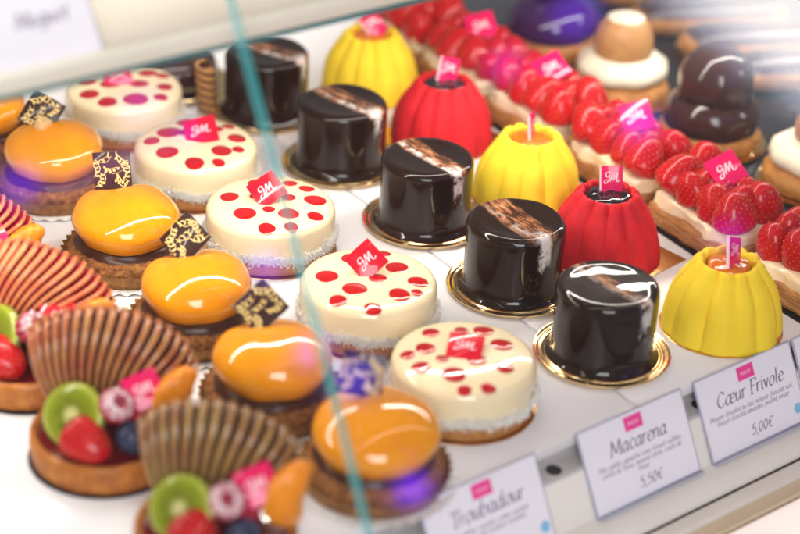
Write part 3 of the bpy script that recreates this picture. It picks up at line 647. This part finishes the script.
def scribble(seed):
    """gold transfer: short runs of looped flourishes, no letters"""
    r = random.Random(seed); mb = MB()
    for cx, cy, a in ((-.45, .62, .25), (.52, .58, -.75), (.0, .05, .12), (-.62, -.50, 1.25), (.48, -.60, -.35), (.80, .0, 1.5), (-.85, .1, 1.4)):
        a += r.uniform(-.3, .3); w = r.uniform(.7, 1.0); pts = []; nl = r.randint(3, 4); hs = [r.uniform(.06, .2) for _ in range(nl + 1)]
        for q in range(nl * 10 + 1):
            u = q / 10; h = hs[int(min(u, nl))]
            X = -w / 2 + w * u / nl + .09 * math.sin(2 * PI * u); Y = h * math.cos(2 * PI * u) + .05 * math.sin(u * 1.7 + seed)
            pts.append(Vector((cx + X * math.cos(a) - Y * math.sin(a), cy + X * math.sin(a) + Y * math.cos(a), 0)))
        stroke(mb, pts, lambda p: (max(-1.02, min(1.02, p.x)), max(-1.02, min(1.02, p.y)), .082), .040, lo=.3)
        pts = [(cx + .5 * math.cos(a + 2.6), cy + .5 * math.sin(a + 2.6)), (cx + .2 * math.cos(a - 1.5), cy + .2 * math.sin(a - 1.5)), (cx + .55 * math.cos(a), cy + .55 * math.sin(a) - .1)]
        stroke(mb, smooth_path(pts), lambda p: (max(-1.02, min(1.02, p.x)), max(-1.02, min(1.02, p.y)), .083), .026, lo=.3)
    return mb.mesh('gold_script', [M['gold_print']], False)
SCR = [scribble(k) for k in range(3)]
PRAL = MB().box((0, 0, 0), (.95, .8, .75), bev=.14).mesh('praline_piece', [M['praline']])
CM = [((-1.9, 60.6), 'caramel dome tart at the far left, cut off by the frame', 1.0, facing(62, 45, -34), (0, 2.0, 5.0), False),
      ((-.4, 52.3), 'caramel dome tart with a pale praline piece below its dark plaque', 1.0, facing(62, 60, -30), (-.2, 1.2, 5.15), True),
      ((-.6, 41.6), 'caramel dome tart with its dark plaque standing straight, gold writing facing the front', 1.05, facing(70, 8, -40), (.1, 2.0, 5.3), False),
      ((-.85, 32.3), 'caramel dome tart with tilted plaque, left of the middle cream cake', 1.0, facing(52, 62, -60), (.2, 1.7, 5.2), False),
      ((-1.1, 23.3), 'caramel dome tart behind the teal pane edge, second from the price cards', 1.02, facing(46, 55, -50), (.25, 1.75, 5.25), False),
      ((-.1, 14.6), 'largest caramel dome tart in front, at the foot of the pane edge', 1.08, facing(70, -6, -40), (.25, 1.75, 5.35), False)]
for n, ((x, y), lab, sc, rot, ploc, pral) in enumerate(CM):
    t = thing('caramel_tart', lab, 'tart', (x, y, 0), 0, 'caramel dome tarts')
    ob('paper_doily', DOILY, t); ob('paper_case', CASE, t, rot=(0, 0, 13 * n)); ob('crumb_base', CRUMB, t, rot=(0, 0, 60 * n)); ob('ganache', GAN, t, rot=(0, 0, 40 * n))
    ob('caramel_dome', DOME[n], t, (0, 0, -.18), scale=(sc * 1.05, sc * 1.05, 1.07))
    p = ob('chocolate_plaque', CPLQ, t, ploc, rot); ob('gold_script', SCR[n % 3], p, scale=(1.12, 1.12, 1))
    if pral: ob('praline_piece', PRAL, t, (-.5, .35, 4.75), (20, 10, 30))

# ------------------------------------------------------------------ fruit tarts
SHELL = rough_disc([(0, 1.2), (3.35, 1.2), (3.5, 1.5), (3.62, 1.72), (3.82, 1.74), (3.96, 1.6), (4.0, 1.2), (3.98, .6), (3.92, .2), (3.8, .08), (0, .07)], 96, .03, 1.5, 'tart_shell', M['shell'], 70)
GEL = MB().lathe([(0, 1.62), (1.5, 1.60), (2.8, 1.54), (3.4, 1.48), (3.56, 1.50)], 48, fn=lambda t, r, z, k: (r, z + .06 * mnoise.noise(Vector((r * math.cos(t), r * math.sin(t), 1))))).mesh('berry_glaze', [M['redgel']], ang=80)
TBOARD = MB().lathe([(0, .06), (4.08, .06), (4.12, .04), (4.08, .015), (0, .015)], 64).mesh('tart_board', [M['board']], ang=30)
def leaf_mesh():
    mb = MB()
    for k in range(6):
        a = 2 * PI * k / 6; T = Matrix.Rotation(a, 4, 'Z')
        mb.add([(0, 0, 0), (.35, -.14, .05), (.75, 0, -.05), (.35, .14, .05)], [(0, 1, 2, 3)], 0, T)
        mb.add([(0, 0, .04), (.35, -.14, .09), (.75, 0, -.02), (.35, .14, .09)], [(0, 1, 2, 3)], 0, T)
    return mb.mesh('calyx', [M['leaf']], True)
CALYX = leaf_mesh()
TARTS = [
 ((-10.1, 13.4), 'fruit tart nearest the bottom edge with an olive brown sliced pear', pear_mesh('sliced_pear_olive', 'olive', 106, 46, 22, 14, -2.2, 1.4, 5.0, 6.0, 4.6, 2.0), (-.35, 1.8, 1.2), 0, 1, True),
 ((-11.0, 23.5), 'fruit tart with a tan and maroon sliced pear, second from the bottom edge', pear_mesh('sliced_pear_maroon', 'maroon', 112, 40, 40, 18, -1.8, 1.4, 5.6, 6.5, 4.8, 2.3), (-.15, 1.8, 1.2), 4, 1, True),
 ((-11.2, 32.6), 'fruit tart with a rosy red sliced pear, cut off by the left frame', pear_mesh('sliced_pear_rose', 'rose', 90, 22, 60, 19, -2.4, 1.0, 5.6, 6.6, 5.0, 2.6), (-.6, 1.5, 1.3), -6, 1, True),
 ((-11.4, 41.6), 'farthest fruit tart with a rosy sliced pear, only its right side in view', pear_mesh('sliced_pear_rosy', 'rose', 92, 24, 60, 19, -2.2, 1.0, 5.4, 6.2, 4.8, 2.6), (-.4, 1.5, 1.3), 8, 1, False),
]
for n, ((x, y), lab, pear, ploc, dr, _, full) in enumerate(TARTS):
    t = thing('fruit_tart', lab, 'tart', (x, y, 0), -34.7 + dr, 'fruit tarts with sliced pears')
    ob('tart_board', TBOARD, t); ob('tart_shell', SHELL, t, rot=(0, 0, 50 * n)); ob('berry_glaze', GEL, t)
    ob('sliced_pear', pear, t, ploc, (-8, 0, 0))
    ob('kiwi_slice', KIWI, t, (-1.5, -.95, 3.05), (58, -10, -20), (1.02, 1.02, 1.3))
    st = ob('strawberry', STRAW[n % 3], t, (-.75, -2.35, 2.35), (100, 30, 30 + 20 * n), 1.0)
    ob('calyx', CALYX, st, (0, 0, -1.36), (180, 0, 0))
    ob('raspberry', RASP, t, (.65, -1.25, 3.85), (44, 8, 25 * n), 1.12)
    ob('raspberry', RASP2, t, (1.6, -.85, 3.2), (20, 30, 0), .9)
    ob('blueberry', BLUE, t, (1.55, -2.05, 2.45), (30, 20, 10), 1.1)
    ob('orange_segment', ORANGE, t, (3.35, -.45, 3.7), Matrix.Rotation(R(-80 + 5 * n), 3, 'Y') @ Matrix.Rotation(R(38), 3, 'X'), 1.2)
    plaque(t, (2.05, -.55, 4.35), Matrix.Rotation(R(48), 3, 'X') @ Matrix.Rotation(R(26), 3, 'Z'), 'red' if n == 2 else 'pink', 1.0)

# ------------------------------------------------------------------ strawberry slices
def slab_mesh(name, d, mat, amp, sc, seed, z0):
    mb = MB(); bm = bmesh.new(); bmesh.ops.create_cube(bm, size=1)
    for v in bm.verts: v.co = Vector((v.co.x * d[0], v.co.y * d[1], z0 + (v.co.z + .5) * d[2]))
    bmesh.ops.bevel(bm, geom=bm.edges[:], offset=min(d) * .22, segments=2, affect='EDGES', profile=.5)
    bmesh.ops.subdivide_edges(bm, edges=[e for e in bm.edges if e.calc_length() > .5], cuts=14, use_grid_fill=True)
    bmesh.ops.triangulate(bm, faces=[f for f in bm.faces if len(f.verts) > 4])
    for v in bm.verts:
        p = v.co * sc + Vector((seed, seed * 2, 0)); q = Vector((mnoise.noise(p), mnoise.noise(p + Vector((9, 0, 0))), mnoise.noise(p + Vector((0, 9, 0)))))
        v.co += q * amp * (0 if v.co.z < .1 else 1)
    bm.verts.index_update(); mb.add([v.co.copy() for v in bm.verts], [[v.index for v in f.verts] for f in bm.faces]); bm.free()
    return mb.mesh(name, [mat], ang=60)
def puff_mat():
    m, nt, p = new_mat('puff_pastry'); p.inputs['Roughness'].default_value = .75
    f = noise(nt, coords(nt, (.35, .35, 4)), 1.6, 5, .7, .4); g = noise(nt, coords(nt), 2.0, 5, .7)
    c = ramp(nt, f, [(.3, (.20, .075, .018)), (.5, (.46, .20, .055)), (.7, (.66, .38, .14))])
    nt.links.new(mix(nt, math_n(nt, 'MULTIPLY', sstep(nt, g, .58, .72), .55), c, (.78, .62, .42)), p.inputs['Base Color']); bump(nt, p, f, .8, .18); return m
M['puff'] = puff_mat()
PUFF = slab_mesh('puff_base', (5.2, 8.2, 1.35), M['puff'], .16, 1.1, 3, .08)
CUST = slab_mesh('custard_layer', (4.8, 7.8, 1.15), M['custard'], .45, .65, 6, 1.2)
SBOARD = MB().box((0, 0, .035), (5.7, 8.7, .05), bev=.01).mesh('slice_board', [M['board']], ang=30)
SL = [(16.9, 'strawberry slice nearest the price cards, cut off by the right frame', 'pink'), (26.0, 'strawberry slice behind the front yellow dome with a large pink plaque', 'pink'),
      (35.0, 'strawberry slice with the choux bun of dark chocolate behind it', 'pink'), (44.1, 'strawberry slice behind the far red dome', 'pink'),
      (52.6, 'strawberry slice beside the farthest yellow dome', 'pink'), (61.2, 'farthest strawberry slice, at the upper frame edge', 'pink')]
for n, (y, lab, pc) in enumerate(SL):
    r = random.Random(40 + n)
    t = thing('strawberry_slice', lab, 'pastry', (33.35 + r.uniform(-.1, .1), y, 0), r.uniform(-1.5, 1.5), 'strawberry slices in a row')
    ob('slice_board', SBOARD, t); ob('puff_base', PUFF, t, rot=(0, 0, 180 * (n % 2))); ob('custard_layer', CUST, t, rot=(0, 0, 180 * ((n + 1) % 2)))
    for row in (-1, 1):
        for k in range(4):
            sx = row * 1.30 + r.uniform(-.28, .22); sy = -3.1 + 2.02 * k + r.uniform(-.25, .25) + (.45 if row > 0 else -.05); q = r.uniform(.92, 1.16)
            ob('strawberry', STRAW[(n + 2 * k + row) % 3], t, (sx, sy, 2.0 + 1.25 * q + r.uniform(-.15, .3)), (r.uniform(-28, 28), r.uniform(-28, 28), r.uniform(0, 360)), (q * r.uniform(.98, 1.1), q * r.uniform(.98, 1.1), q * .92))
    for sy in (-2.0, 1.0, 2.9): ob('strawberry', STRAW[(n + int(sy)) % 3], t, (r.uniform(-.25, .25), sy, 3.55), (r.uniform(-40, 40), r.uniform(-40, 40), r.uniform(0, 360)), r.uniform(.8, .95))
    ob('raspberry', RASP2, t, (.1, -.3, 3.5), (0, 20, 0), 1.05); ob('raspberry', RASP2, t, (.05, 2.3, 3.4), (40, 20, 30), 1.0)
    plaque(t, (.25, .1, 4.75), facing(40, 30 + 22 * math.sin(3 * n), -38 + 8 * math.cos(5 * n)), pc, 1.12)

# ------------------------------------------------------------------ choux pastries behind
def lumpy(prof, seed, amp, mat, name, seg=48, sc=1.0):
    def fn(t, r, z, k):
        n = mnoise.noise(Vector((r * math.cos(t) * sc + seed, r * math.sin(t) * sc, z * sc)))
        return (r + amp * n if r > 0 else r), z
    return MB().lathe(prof, seg, fn=fn).mesh(name, [mat], ang=80)
CHX = lumpy([(0, 2.2), (2.0, 2.15), (3.0, 1.85), (3.5, 1.35), (3.55, .9), (3.3, .45), (2.9, .3), (0, .28)], 2, .22, M['choux'], 'choux_base')
COLLAR = MB().lathe([(0, 3.6), (1.6, 3.6), (2.5, 3.4), (3.1, 2.9), (3.2, 2.3), (2.8, 1.85), (0, 1.8)], 72, fn=lambda t, r, z, k: (r * (1 + .05 * abs(math.cos(4 * t)) + .06 * mnoise.noise(Vector((math.cos(t) * 1.5, math.sin(t) * 1.5, z)))), z)).mesh('cream_collar', [M['whipped']], ang=80)
FLUTE = MB().lathe([(0, 6.6), (.75, 6.52), (1.35, 6.25), (1.85, 5.6), (2.12, 4.8), (2.15, 4.0), (2.0, 3.4), (0, 3.3)], 120, fn=lambda t, r, z, k: (r * (1 - (.03 * abs(math.sin(15 * t)) if 3.5 < z < 6.2 else 0)), z), mats=[1, 1, 0, 0, 0, 0, 0]).mesh('fluted_top', [M['coffee'], M['whipped']], ang=80)
def choux(loc, lab, kind):
    t = thing('choux_bun', lab, 'pastry', loc, 30, 'choux buns on gold plates')
    ob('gold_plate', PLATE, t); ob('choux_base', CHX, t)
    if kind == 'coffee':
        ob('cream_collar', COLLAR, t); ob('fluted_top', FLUTE, t)
    elif kind == 'chocolate':
        ob('icing_skirt', lumpy([(0, 4.2), (2.2, 4.1), (3.0, 3.4), (3.3, 2.6), (3.35, 1.8), (3.2, 1.4), (0, 1.35)], 5, .12, M['choc_icing'], 'icing_skirt'), t)
        ob('chocolate_top', lumpy([(0, 7.3), (1.0, 7.15), (1.8, 6.75), (2.4, 6.0), (2.65, 5.1), (2.65, 4.3), (2.6, 3.7), (0, 3.6)], 8, .14, M['choc_icing'], 'chocolate_top'), t)
    elif kind == 'violet':
        ob('icing_skirt', lumpy([(0, 4.6), (1.5, 4.5), (2.7, 3.9), (3.3, 3.0), (3.5, 2.1), (3.4, 1.6), (0, 1.5)], 3, .1, M['violet_icing'], 'violet_skirt'), t)
        ob('icing_top', MB().ball((0, 0, 5.2), (1.9, 1.9, 1.6), seg=28, rings=14).mesh('violet_top', [M['violet_icing']]), t)
    else:
        ob('cream_collar', COLLAR, t)
        ob('choux_top', lumpy([(0, 5.9), (.9, 5.75), (1.6, 5.2), (1.9, 4.5), (1.8, 3.8), (1.4, 3.4), (0, 3.3)], 4, .1, M['mocha'], 'choux_top'), t)
choux((41.6, 46.2, .01), 'choux bun with a white cream collar under a tan fluted cap', 'coffee')
choux((42.2, 36.9, .01), 'choux bun covered in dark chocolate icing with a round top', 'chocolate')
choux((42.6, 55.8, .01), 'choux bun with dark violet icing at the upper frame edge', 'violet')
choux((44.0, 28.2, .01), 'choux bun with a tan ball on pale cream, at the right frame edge', 'plain')

def eclair(loc, rz, lab, icing, L=13):
    t = thing('eclair', lab, 'pastry', loc, rz, 'chocolate eclairs in the back tray')
    def body(u, v):
        s = -1 + 2 * v; w = max(.001, 1 - abs(s) ** 5) ** .5; a = 2 * PI * u
        n = 1 + .05 * mnoise.noise(Vector((s * 4 + rz, math.cos(a) * 2, math.sin(a) * 2)))
        return (s * L / 2, 1.75 * w * math.cos(a) * n, 1.5 + 1.42 * w * math.sin(a) * n)
    def top(u, v):
        s = -1 + 2 * v; w = max(.001, 1 - abs(s) ** 6) ** .5; a = PI * (.10 + .80 * u)
        return (s * L / 2 * .95, 1.82 * w * math.cos(a), 1.5 + 1.60 * w * math.sin(a))
    ob('choux_body', MB().grid(24, 25, body, wrap_u=True).mesh('choux_body', [M['choux']]), t)
    ob('icing_strip', MB().grid(16, 25, top).mesh('icing_strip', [icing]), t)
eclair((55.2, 52.3, .02), -24, 'dark iced eclair directly behind the tan fluted choux bun', M['choc_icing'])
eclair((56.4, 58.2, .02), -24, 'farthest dark iced eclair at the upper frame edge', M['choc_icing'])
eclair((55.2, 46.4, .02), -24, 'dark iced eclair behind the dark chocolate choux bun', M['choc_icing'])
eclair((55.0, 40.6, .02), -24, 'dark iced eclair nearest the right frame edge', M['choc_icing'])

# far left corner: wafer roll, dark glazed ring cake, kraft box
t = thing('wafer_roll', 'striped wafer roll leaning beside the far chocolate cake', 'wafer', (14.1, 58.3, 0), 0)
def wafer_mat():
    m, nt, p = new_mat('striped_wafer'); p.inputs['Roughness'].default_value = .5
    sep = nt.nodes.new('ShaderNodeSeparateXYZ'); nt.links.new(coords(nt), sep.inputs[0])
    w = math_n(nt, 'SINE', math_n(nt, 'MULTIPLY', math_n(nt, 'ADD', sep.outputs[2], math_n(nt, 'MULTIPLY', sep.outputs[0], .5)), 9))
    nt.links.new(ramp(nt, w, [(.0, (.46, .22, .07)), (.4, (.36, .15, .05)), (.6, (.06, .02, .012))]), p.inputs['Base Color']); return m
M['wafer'] = wafer_mat()
rr = Matrix.Rotation(R(14), 3, 'X') @ Matrix.Rotation(R(-10), 3, 'Y')
ob('rolled_wafer', MB().lathe([(.45, 0), (.7, 0), (.72, .1), (.72, 4.0), (.68, 4.1), (.45, 4.1)], 24).mesh('rolled_wafer', [M['wafer']], ang=40), t, (0, 0, .2), rr)
ob('chocolate_core', MB().lathe([(0, .1), (.44, .1), (.44, 3.95), (0, 4.0)], 20).mesh('chocolate_core', [M['ganache']], ang=40), t, (0, 0, .2), rr)
t = thing('ring_cake', 'dark glazed low cake standing behind the second cream cake', 'cake', (14.2, 63.4, 0), 0)
ob('gold_plate', PLATE, t)
ob('glazed_body', MB().lathe([(0, 1.6), (.8, 1.7), (1.5, 2.3), (2.3, 2.6), (2.9, 2.3), (3.15, 1.6), (3.1, .8), (2.9, .35), (0, .3)], 56).mesh('ring_body', [M['choc_icing']], ang=80), t)
t = thing('kraft_box', 'plain brown card box standing below the shelf edge', 'box', (12.5, 72.5, 0), 4)
ob('box_body', MB().box((0, 0, 2.6), (9, 6, 5.1), bev=.08).mesh('box_body', [M['kraft']], ang=30), t)
ob('box_lid', MB().box((0, 0, 5.45), (9.3, 6.3, .5), bev=.08).mesh('box_lid', [M['kraft']], ang=30), t)

# ------------------------------------------------------------------ trays, counter, rail
ANG = math.atan(.09); Y0 = 11.47
def ye(x): return Y0 + .09 * x
def tray(x0, x1, y1, lab, mat, name='serving_tray'):
    t = thing(name, lab, 'tray', (0, 0, 0), 0, 'trays side by side')
    ob('tray_plate', MB().prism([(x0, ye(x0)), (x1, ye(x1)), (x1, y1), (x0, y1)], -.7, 0, bev=.08).mesh('tray_plate', [mat], ang=30), t)
    return t
tray(-26, 16.2, 92, 'white tray under the fruit tarts, caramel tarts and cream cakes', M['tray'])
tray(16.42, 36.3, 92, 'white tray under the chocolate cakes, fluted domes and strawberry slices', M['tray'])
tray(36.52, 90, 110, 'dark slate tray under the choux buns and eclairs', M['slate'])
struct(ob('floor', MB().box((30, 60, -6.4), (260, 170, .4)).mesh('case_floor', [M['floor']], False)))
cnt = struct(ob('counter', MB().extrude_x(
    [(.6, -.75), (.35, -.80), (.30, -1.40), (-.85, -1.50), (-1.0, -1.65), (-2.12, -4.0), (-2.25, -4.18), (-2.75, -4.26), (-3.3, -4.32), (-3.7, -4.5), (-3.95, -4.72), (-4.08, -4.95),
     (-4.12, -5.25), (-4.22, -5.25), (-4.26, -4.98), (-4.6, -4.9), (-5.4, -5.0), (-5.42, -5.02), (-6.1, -5.2), (-6.14, -5.8)],
    -70, 110, [1, 1, 1, 1, 0, 0, 0, 0, 0, 0, 0, 3, 3, 3, 0, 0, 0, 2, 2]).mesh('counter_rail', [M['rail'], M['steel'], M['rail_tan'], M['dark_recess']], ang=40), None, (0, Y0, 0), (0, 0, math.degrees(ANG))))
tb = MB().prism([(-70, -6.42), (110, -6.42), (110, -40), (-70, -40)], -6.4, -5.25, bev=.25)
struct(ob('counter_top', tb.mesh('counter_top', [M['counter']], ang=30), None, (0, Y0, 0), (0, 0, math.degrees(ANG))))
HOLE = MB().lathe([(0, .004), (.42, .004), (.46, .02), (.52, .02), (.55, 0)], 28, mats=[0, 0, 1, 1]).mesh('hole', [M['dark_recess'], M['steel']], ang=30)  # flat disc; the dark inside of the hole is put into its colour
for k in range(-3, 9):
    ob('hole', HOLE, cnt, (9.85 + 11.2 * k, -.32, -1.45), (5, 0, 0))

# ------------------------------------------------------------------ price cards
def card(xl, lab, title, lines, price, w=7.8, h=4.7, flake=True, name='price_card', base=None, lean=28, logo=True, tsize=.52, logo_x=None, ty=-1.95, tx=None):
    t = thing(name, lab, 'price card', base or (0, 0, 0), 0, 'price cards in clear holders')
    rot = Matrix.Rotation(ANG, 3, 'Z') @ Matrix.Rotation(R(90 - lean), 3, 'X')
    e = Matrix.Rotation(ANG, 3, 'Z') @ Vector((xl, -.2, .12))
    o = Vector((e.x, Y0 + e.y, e.z)) if base is None else Vector((0, 0, 0))      # top-left corner
    hol = MB().box((w / 2, -h / 2 - .02, -.06), (w + .24, h + .22, .08), bev=.02)
    hol.box((w / 2, -h - .14, .10), (w + .24, .07, .42), bev=.02)
    ob('clear_holder', hol.mesh('clear_holder', [M['clear']], ang=30), t, tuple(o), rot)
    c = ob('paper_card', MB().box((w / 2, -h / 2, 0), (w, h, .03)).mesh('paper_card', [M['card']], False), t, tuple(o), rot)
    if logo: ob('pink_logo', MB().box((logo_x or (w / 2 + .05), -.58, .021), (1.35, .80, .006)).mesh('pink_logo', [M['tag_pink']], False), c)
    mb = MB()
    text(mb, title, tx or (w / 2 + .1), ty, tsize, hw=.092, z=.02, lo=.28)
    ob('title', mb.mesh('title', [M['ink']], False), c)
    if logo:
        mb = MB(); text(mb, 'macarena'[:5], logo_x or (w / 2 + .05), -.68, .17, hw=.1, z=.027); ob('logo_print', mb.mesh('logo_print', [M['ink_pale']], False), c)
    mb = MB()
    for k, s in enumerate(lines): text(mb, s, w / 2, -2.55 - .36 * k, .180, hw=.085, z=.02, lo=.55)
    if price: text(mb, price, w / 2 + .3, -4.2, .38, hw=.085, z=.02, shear=.25)
    if lines or price: ob('small_print', mb.mesh('small_print', [M['ink']], False), c)
    if flake:
        mb = MB()
        for k in range(3): mb.box((0, 0, 0), (.66, .20, .006), T=Matrix.Translation((w - .48, -h + .82, .022)) @ Matrix.Rotation(R(60 * k), 4, 'Z'))
        mb.lathe([(0, .03), (.26, .03), (.28, .018)], 12, T=Matrix.Translation((w - .48, -h + .82, 0)))
        ob('blue_flake', mb.mesh('blue_flake', [M['tag_blue']], False), c)
    return t
card(.55, 'price card reading Troubadour, leftmost readable one', 'Troubadour', ['Pâte sablée, noisette, crème caramel', 'au beurre salé, praliné, noisettes'], '5,50€')
card(11.55, 'price card reading Macarena, in front of the chocolate cake', 'Macarena', ['Pâte sablée, ganache coco, biscuit cuillère,', 'confits de fraise, mousse citron, coulis de', 'fraise'], '5,50€', flake=False)
card(20.55, 'price card reading Cœur Frivole, in front of the yellow dome', 'Cœur Frivole', ['Mousse chocolat au lait, mousse chocolat noir,', 'biscuit chocolat amandes, praliné cacao'], '5,00€')
card(28.8, 'price card cut off by the right frame edge', 'Frivole', ['Pâte sablée, mousse citron, confit de fraise'], '5,50€', flake=False)

# ------------------------------------------------------------------ upper shelf with its card
ZS = 21.4; SA = 2.6
t = thing('glass_shelf', 'pale shelf across the upper left with a teal glass edge below it', 'shelf', (-16.2, 23.55, ZS), SA)
ob('shelf_panel', MB().box((24, 16.6, .55), (150, 32, .7), bev=.06).mesh('shelf_panel', [M['shelf']], ang=30), t)
ob('edge_strip', MB().box((24, .25, .6), (150, .7, .95), bev=.12).mesh('shelf_edge_strip', [M['shelf_edge']], ang=40), t)
ob('glass_edge', MB().box((24, .26, -.03), (150, .6, .28), bev=.03).mesh('shelf_glass_edge', [M['teal_dark']], ang=40), t)
card(0, 'blurred white card reading Muguet standing on the upper shelf', 'Muguet', [], None, w=7.8, h=5.0, flake=False, base=(-17.98, 26.3, 26.65), lean=30, logo_x=3.3, tsize=.46, ty=-3.1, tx=5.2)

# ------------------------------------------------------------------ front glass
def pane(x0, x1, lab):
    prof = [(-6.28, -5.15), (-6.15, -4.0), (-5.75, -2.4), (-5.1, -1.0), (-4.5, .1), (-1.6, 5.2), (1.3, 10.3), (4.4, 15.6), (7.6, 21.0), (11.2, 27), (15.5, 34)]
    n = len(prof); nv = []
    for i in range(n):
        a = Vector(prof[max(0, i - 1)]); b = Vector(prof[min(n - 1, i + 1)]); d = (b - a).normalized(); nv.append(Vector((d.y, -d.x)))
    th = .44; inn = [tuple(Vector(p) - k * th) for p, k in zip(prof, nv)]
    t = thing('display_glass', lab, 'glass', (0, Y0, 0), math.degrees(ANG), 'front glass panes')
    sm = MB()
    edge = lambda x, z: x + (.05 * (z - 25) if -10 < x < 0 else 0)
    def gp(u, v):
        p = prof[round(v * (n - 1))]; return (edge(x0, p[1]) * (1 - u) + edge(x1, p[1]) * u, *p)
    sm.grid(2, n, gp)
    ob('glass_sheet', sm.mesh('glass_sheet', [M['glass']], ang=60), t)
    for xx in (x0, x1):
        vs = [(edge(xx, p[1]), *p) for p in prof] + [(edge(xx, q[1]), *p) for p, q in zip(inn, prof)]
        ob('polished_edge', MB().add(vs, [(i, i + 1, n + i + 1, n + i) for i in range(n - 1)]).mesh('polished_edge', [M['teal_edge']], False), t)
pane(-3.98, 105, 'clear front glass pane with the teal polished edge, right of the joint')
pane(-68, -4.02 - .25, 'clear front glass pane left of the joint')

# ------------------------------------------------------------------ camera
cam_d = bpy.data.cameras.new('camera'); cam = bpy.data.objects.new('camera', cam_d); COL.objects.link(cam); scene.camera = cam
pitch, yaw, roll = R(29.11193), R(34.71433), R(2.55562)
fw = Vector((math.sin(yaw) * math.cos(pitch), math.cos(yaw) * math.cos(pitch), -math.sin(pitch)))
rt = Vector((math.cos(yaw), -math.sin(yaw), 0)); up = rt.cross(fw)
r2 = rt * math.cos(roll) + up * math.sin(roll); u2 = -rt * math.sin(roll) + up * math.cos(roll)
mw = Matrix((r2, u2, -fw)).transposed().to_4x4(); CO = Vector((-49.479, -58.2166, 61.6256)); mw.translation = CO * S
cam.matrix_world = mw
cam_d.sensor_width = 36; cam_d.lens = 2055.18 / 800 * 36
cam_d.clip_start = .02; cam_d.clip_end = 60
cam_d.dof.use_dof = True; cam_d.dof.focus_distance = 1.235; cam_d.dof.aperture_fstop = 3.8; cam_d.dof.aperture_blades = 0

# ------------------------------------------------------------------ light: shop lamps
def area(name, loc, target, size, power, col=(1, 1, 1), sy=None):
    l = bpy.data.lights.new(name, 'AREA'); l.energy = power; l.color = col
    l.shape = 'RECTANGLE'; l.size = size * S; l.size_y = (sy or size) * S
    o = bpy.data.objects.new(name, l); COL.objects.link(o); o.location = Vector(loc) * S
    o.rotation_euler = (Vector(target) - Vector(loc)).to_track_quat('-Z', 'Y').to_euler(); return o
# LED strip under the front of the shelf, running along the case
st = area('led_strip', (14, 36, 21.2), (14, 36, 0), 120, 2.6, (1, .94, .86), 1.4)
st.rotation_euler = (0, 0, R(SA))
area('ceiling_lamp', (20, 30, 230), (12, 30, 0), 160, 78, (1, .96, .90))
area('window_light', (-120, -170, 120), (10, 30, 0), 130, 62, (.94, .96, 1))
area('side_lamp', (210, 20, 130), (15, 30, 0), 90, 14, (1, .95, .88))
# coloured shop lamps on the customers' side, mirrored in the front glass
def bulb(loc, r, rad, col):
    l = bpy.data.lights.new('coloured_bulb', 'POINT'); l.color = col; l.shadow_soft_size = r * S; l.energy = rad * 4 * PI * PI * (r * S) ** 2
    o = bpy.data.objects.new('coloured_bulb', l); COL.objects.link(o); o.location = Vector(loc) * S
V = (.17, .01, 1)
for loc, r, rad, col in (((35.8, -63.3, 72.9), 2.0, 14, V), ((48.5, -57.1, 74.9), 2.2, 8, (.35, .15, 1)), ((52.1, -58.2, 70.9), 1.1, 14, V), ((56.5, -64.9, 56.5), 1.7, 15, V),
                         ((61.8, -70.3, 42.1), 2.2, 14, (.08, .06, 1)), ((58.8, -69.3, 46.6), 1.7, 16, V), ((64.5, -75.3, 29.0), 1.7, 26, V), ((93.4, -43.4, 65.1), 2.6, 8, (.12, .01, 1)),
                         ((97.4, -49.3, 52.3), 1.8, 12, (.08, .08, 1)), ((103.6, -54.5, 37.4), 1.6, 7, (.4, .0, 1)), ((85.0, -48.2, 63.8), 1.9, 6, (.7, .02, 1))):
    bulb(loc, r, rad * 1.3, col)
def panel(name, c, du, dv, rad, col):
    """flat lamp spanned by two edge vectors; its light leaves along du x dv"""
    du, dv = Vector(du), Vector(dv); nz = du.cross(dv).normalized(); nz = nz if nz.dot(Vector((-.76, .55, -.35))) < 0 else -nz; x = du.normalized(); y = nz.cross(x)
    l = bpy.data.lights.new(name, 'AREA'); l.shape = 'RECTANGLE'; l.size = du.length * S; l.size_y = dv.length * S; l.color = col
    l.energy = rad * PI * du.length * dv.length * S * S
    o = bpy.data.objects.new(name, l); COL.objects.link(o); m = Matrix((x, y, nz)).transposed().to_4x4(); m.translation = Vector(c) * S; o.matrix_world = m
    return o
AX = Vector((18.9, 6.0, -10.2)) / 140; AY = Vector((-3.7, -11.3, -15.3)) / 115; PC = Vector((179.1, -89.3, 88.9))
def at_px(x, y): return PC + AX * (x - 740) + AY * (y - 20)
LD = (AX * 150 + AY * 115) / 189; LP = (AX * 115 - AY * 150) / 189
panel('white_veil_panel', at_px(778, -14), LD * 290, LP * 140, 24, (1, .98, .97))  # unseen panel added so the pane mirrors a white veil
panel('pink_tube', (44.5, -61.1, 71.3), (12, 4.6, 0), (-.4, -1.1, -1.5), 6, (1, .30, .75))
panel('blue_veil_panel', at_px(757, 55), LD * 240, LP * 34, 11, (.62, .74, 1))  # second added panel, for the pale blue streak in the pane
w = bpy.data.worlds.new('World'); scene.world = w; w.use_nodes = True
bg = w.node_tree.nodes['Background']; bg.inputs[0].default_value = (1, .97, .95, 1); bg.inputs[1].default_value = .26

scene.render.engine = 'CYCLES'
scene.view_settings.view_transform = 'Standard'; scene.view_settings.look = 'None'; scene.view_settings.exposure = 0; scene.view_settings.gamma = 1
scene.cycles.use_denoising = True
scene.cycles.max_bounces = 8; scene.cycles.transparent_max_bounces = 12; scene.cycles.sample_clamp_indirect = 6
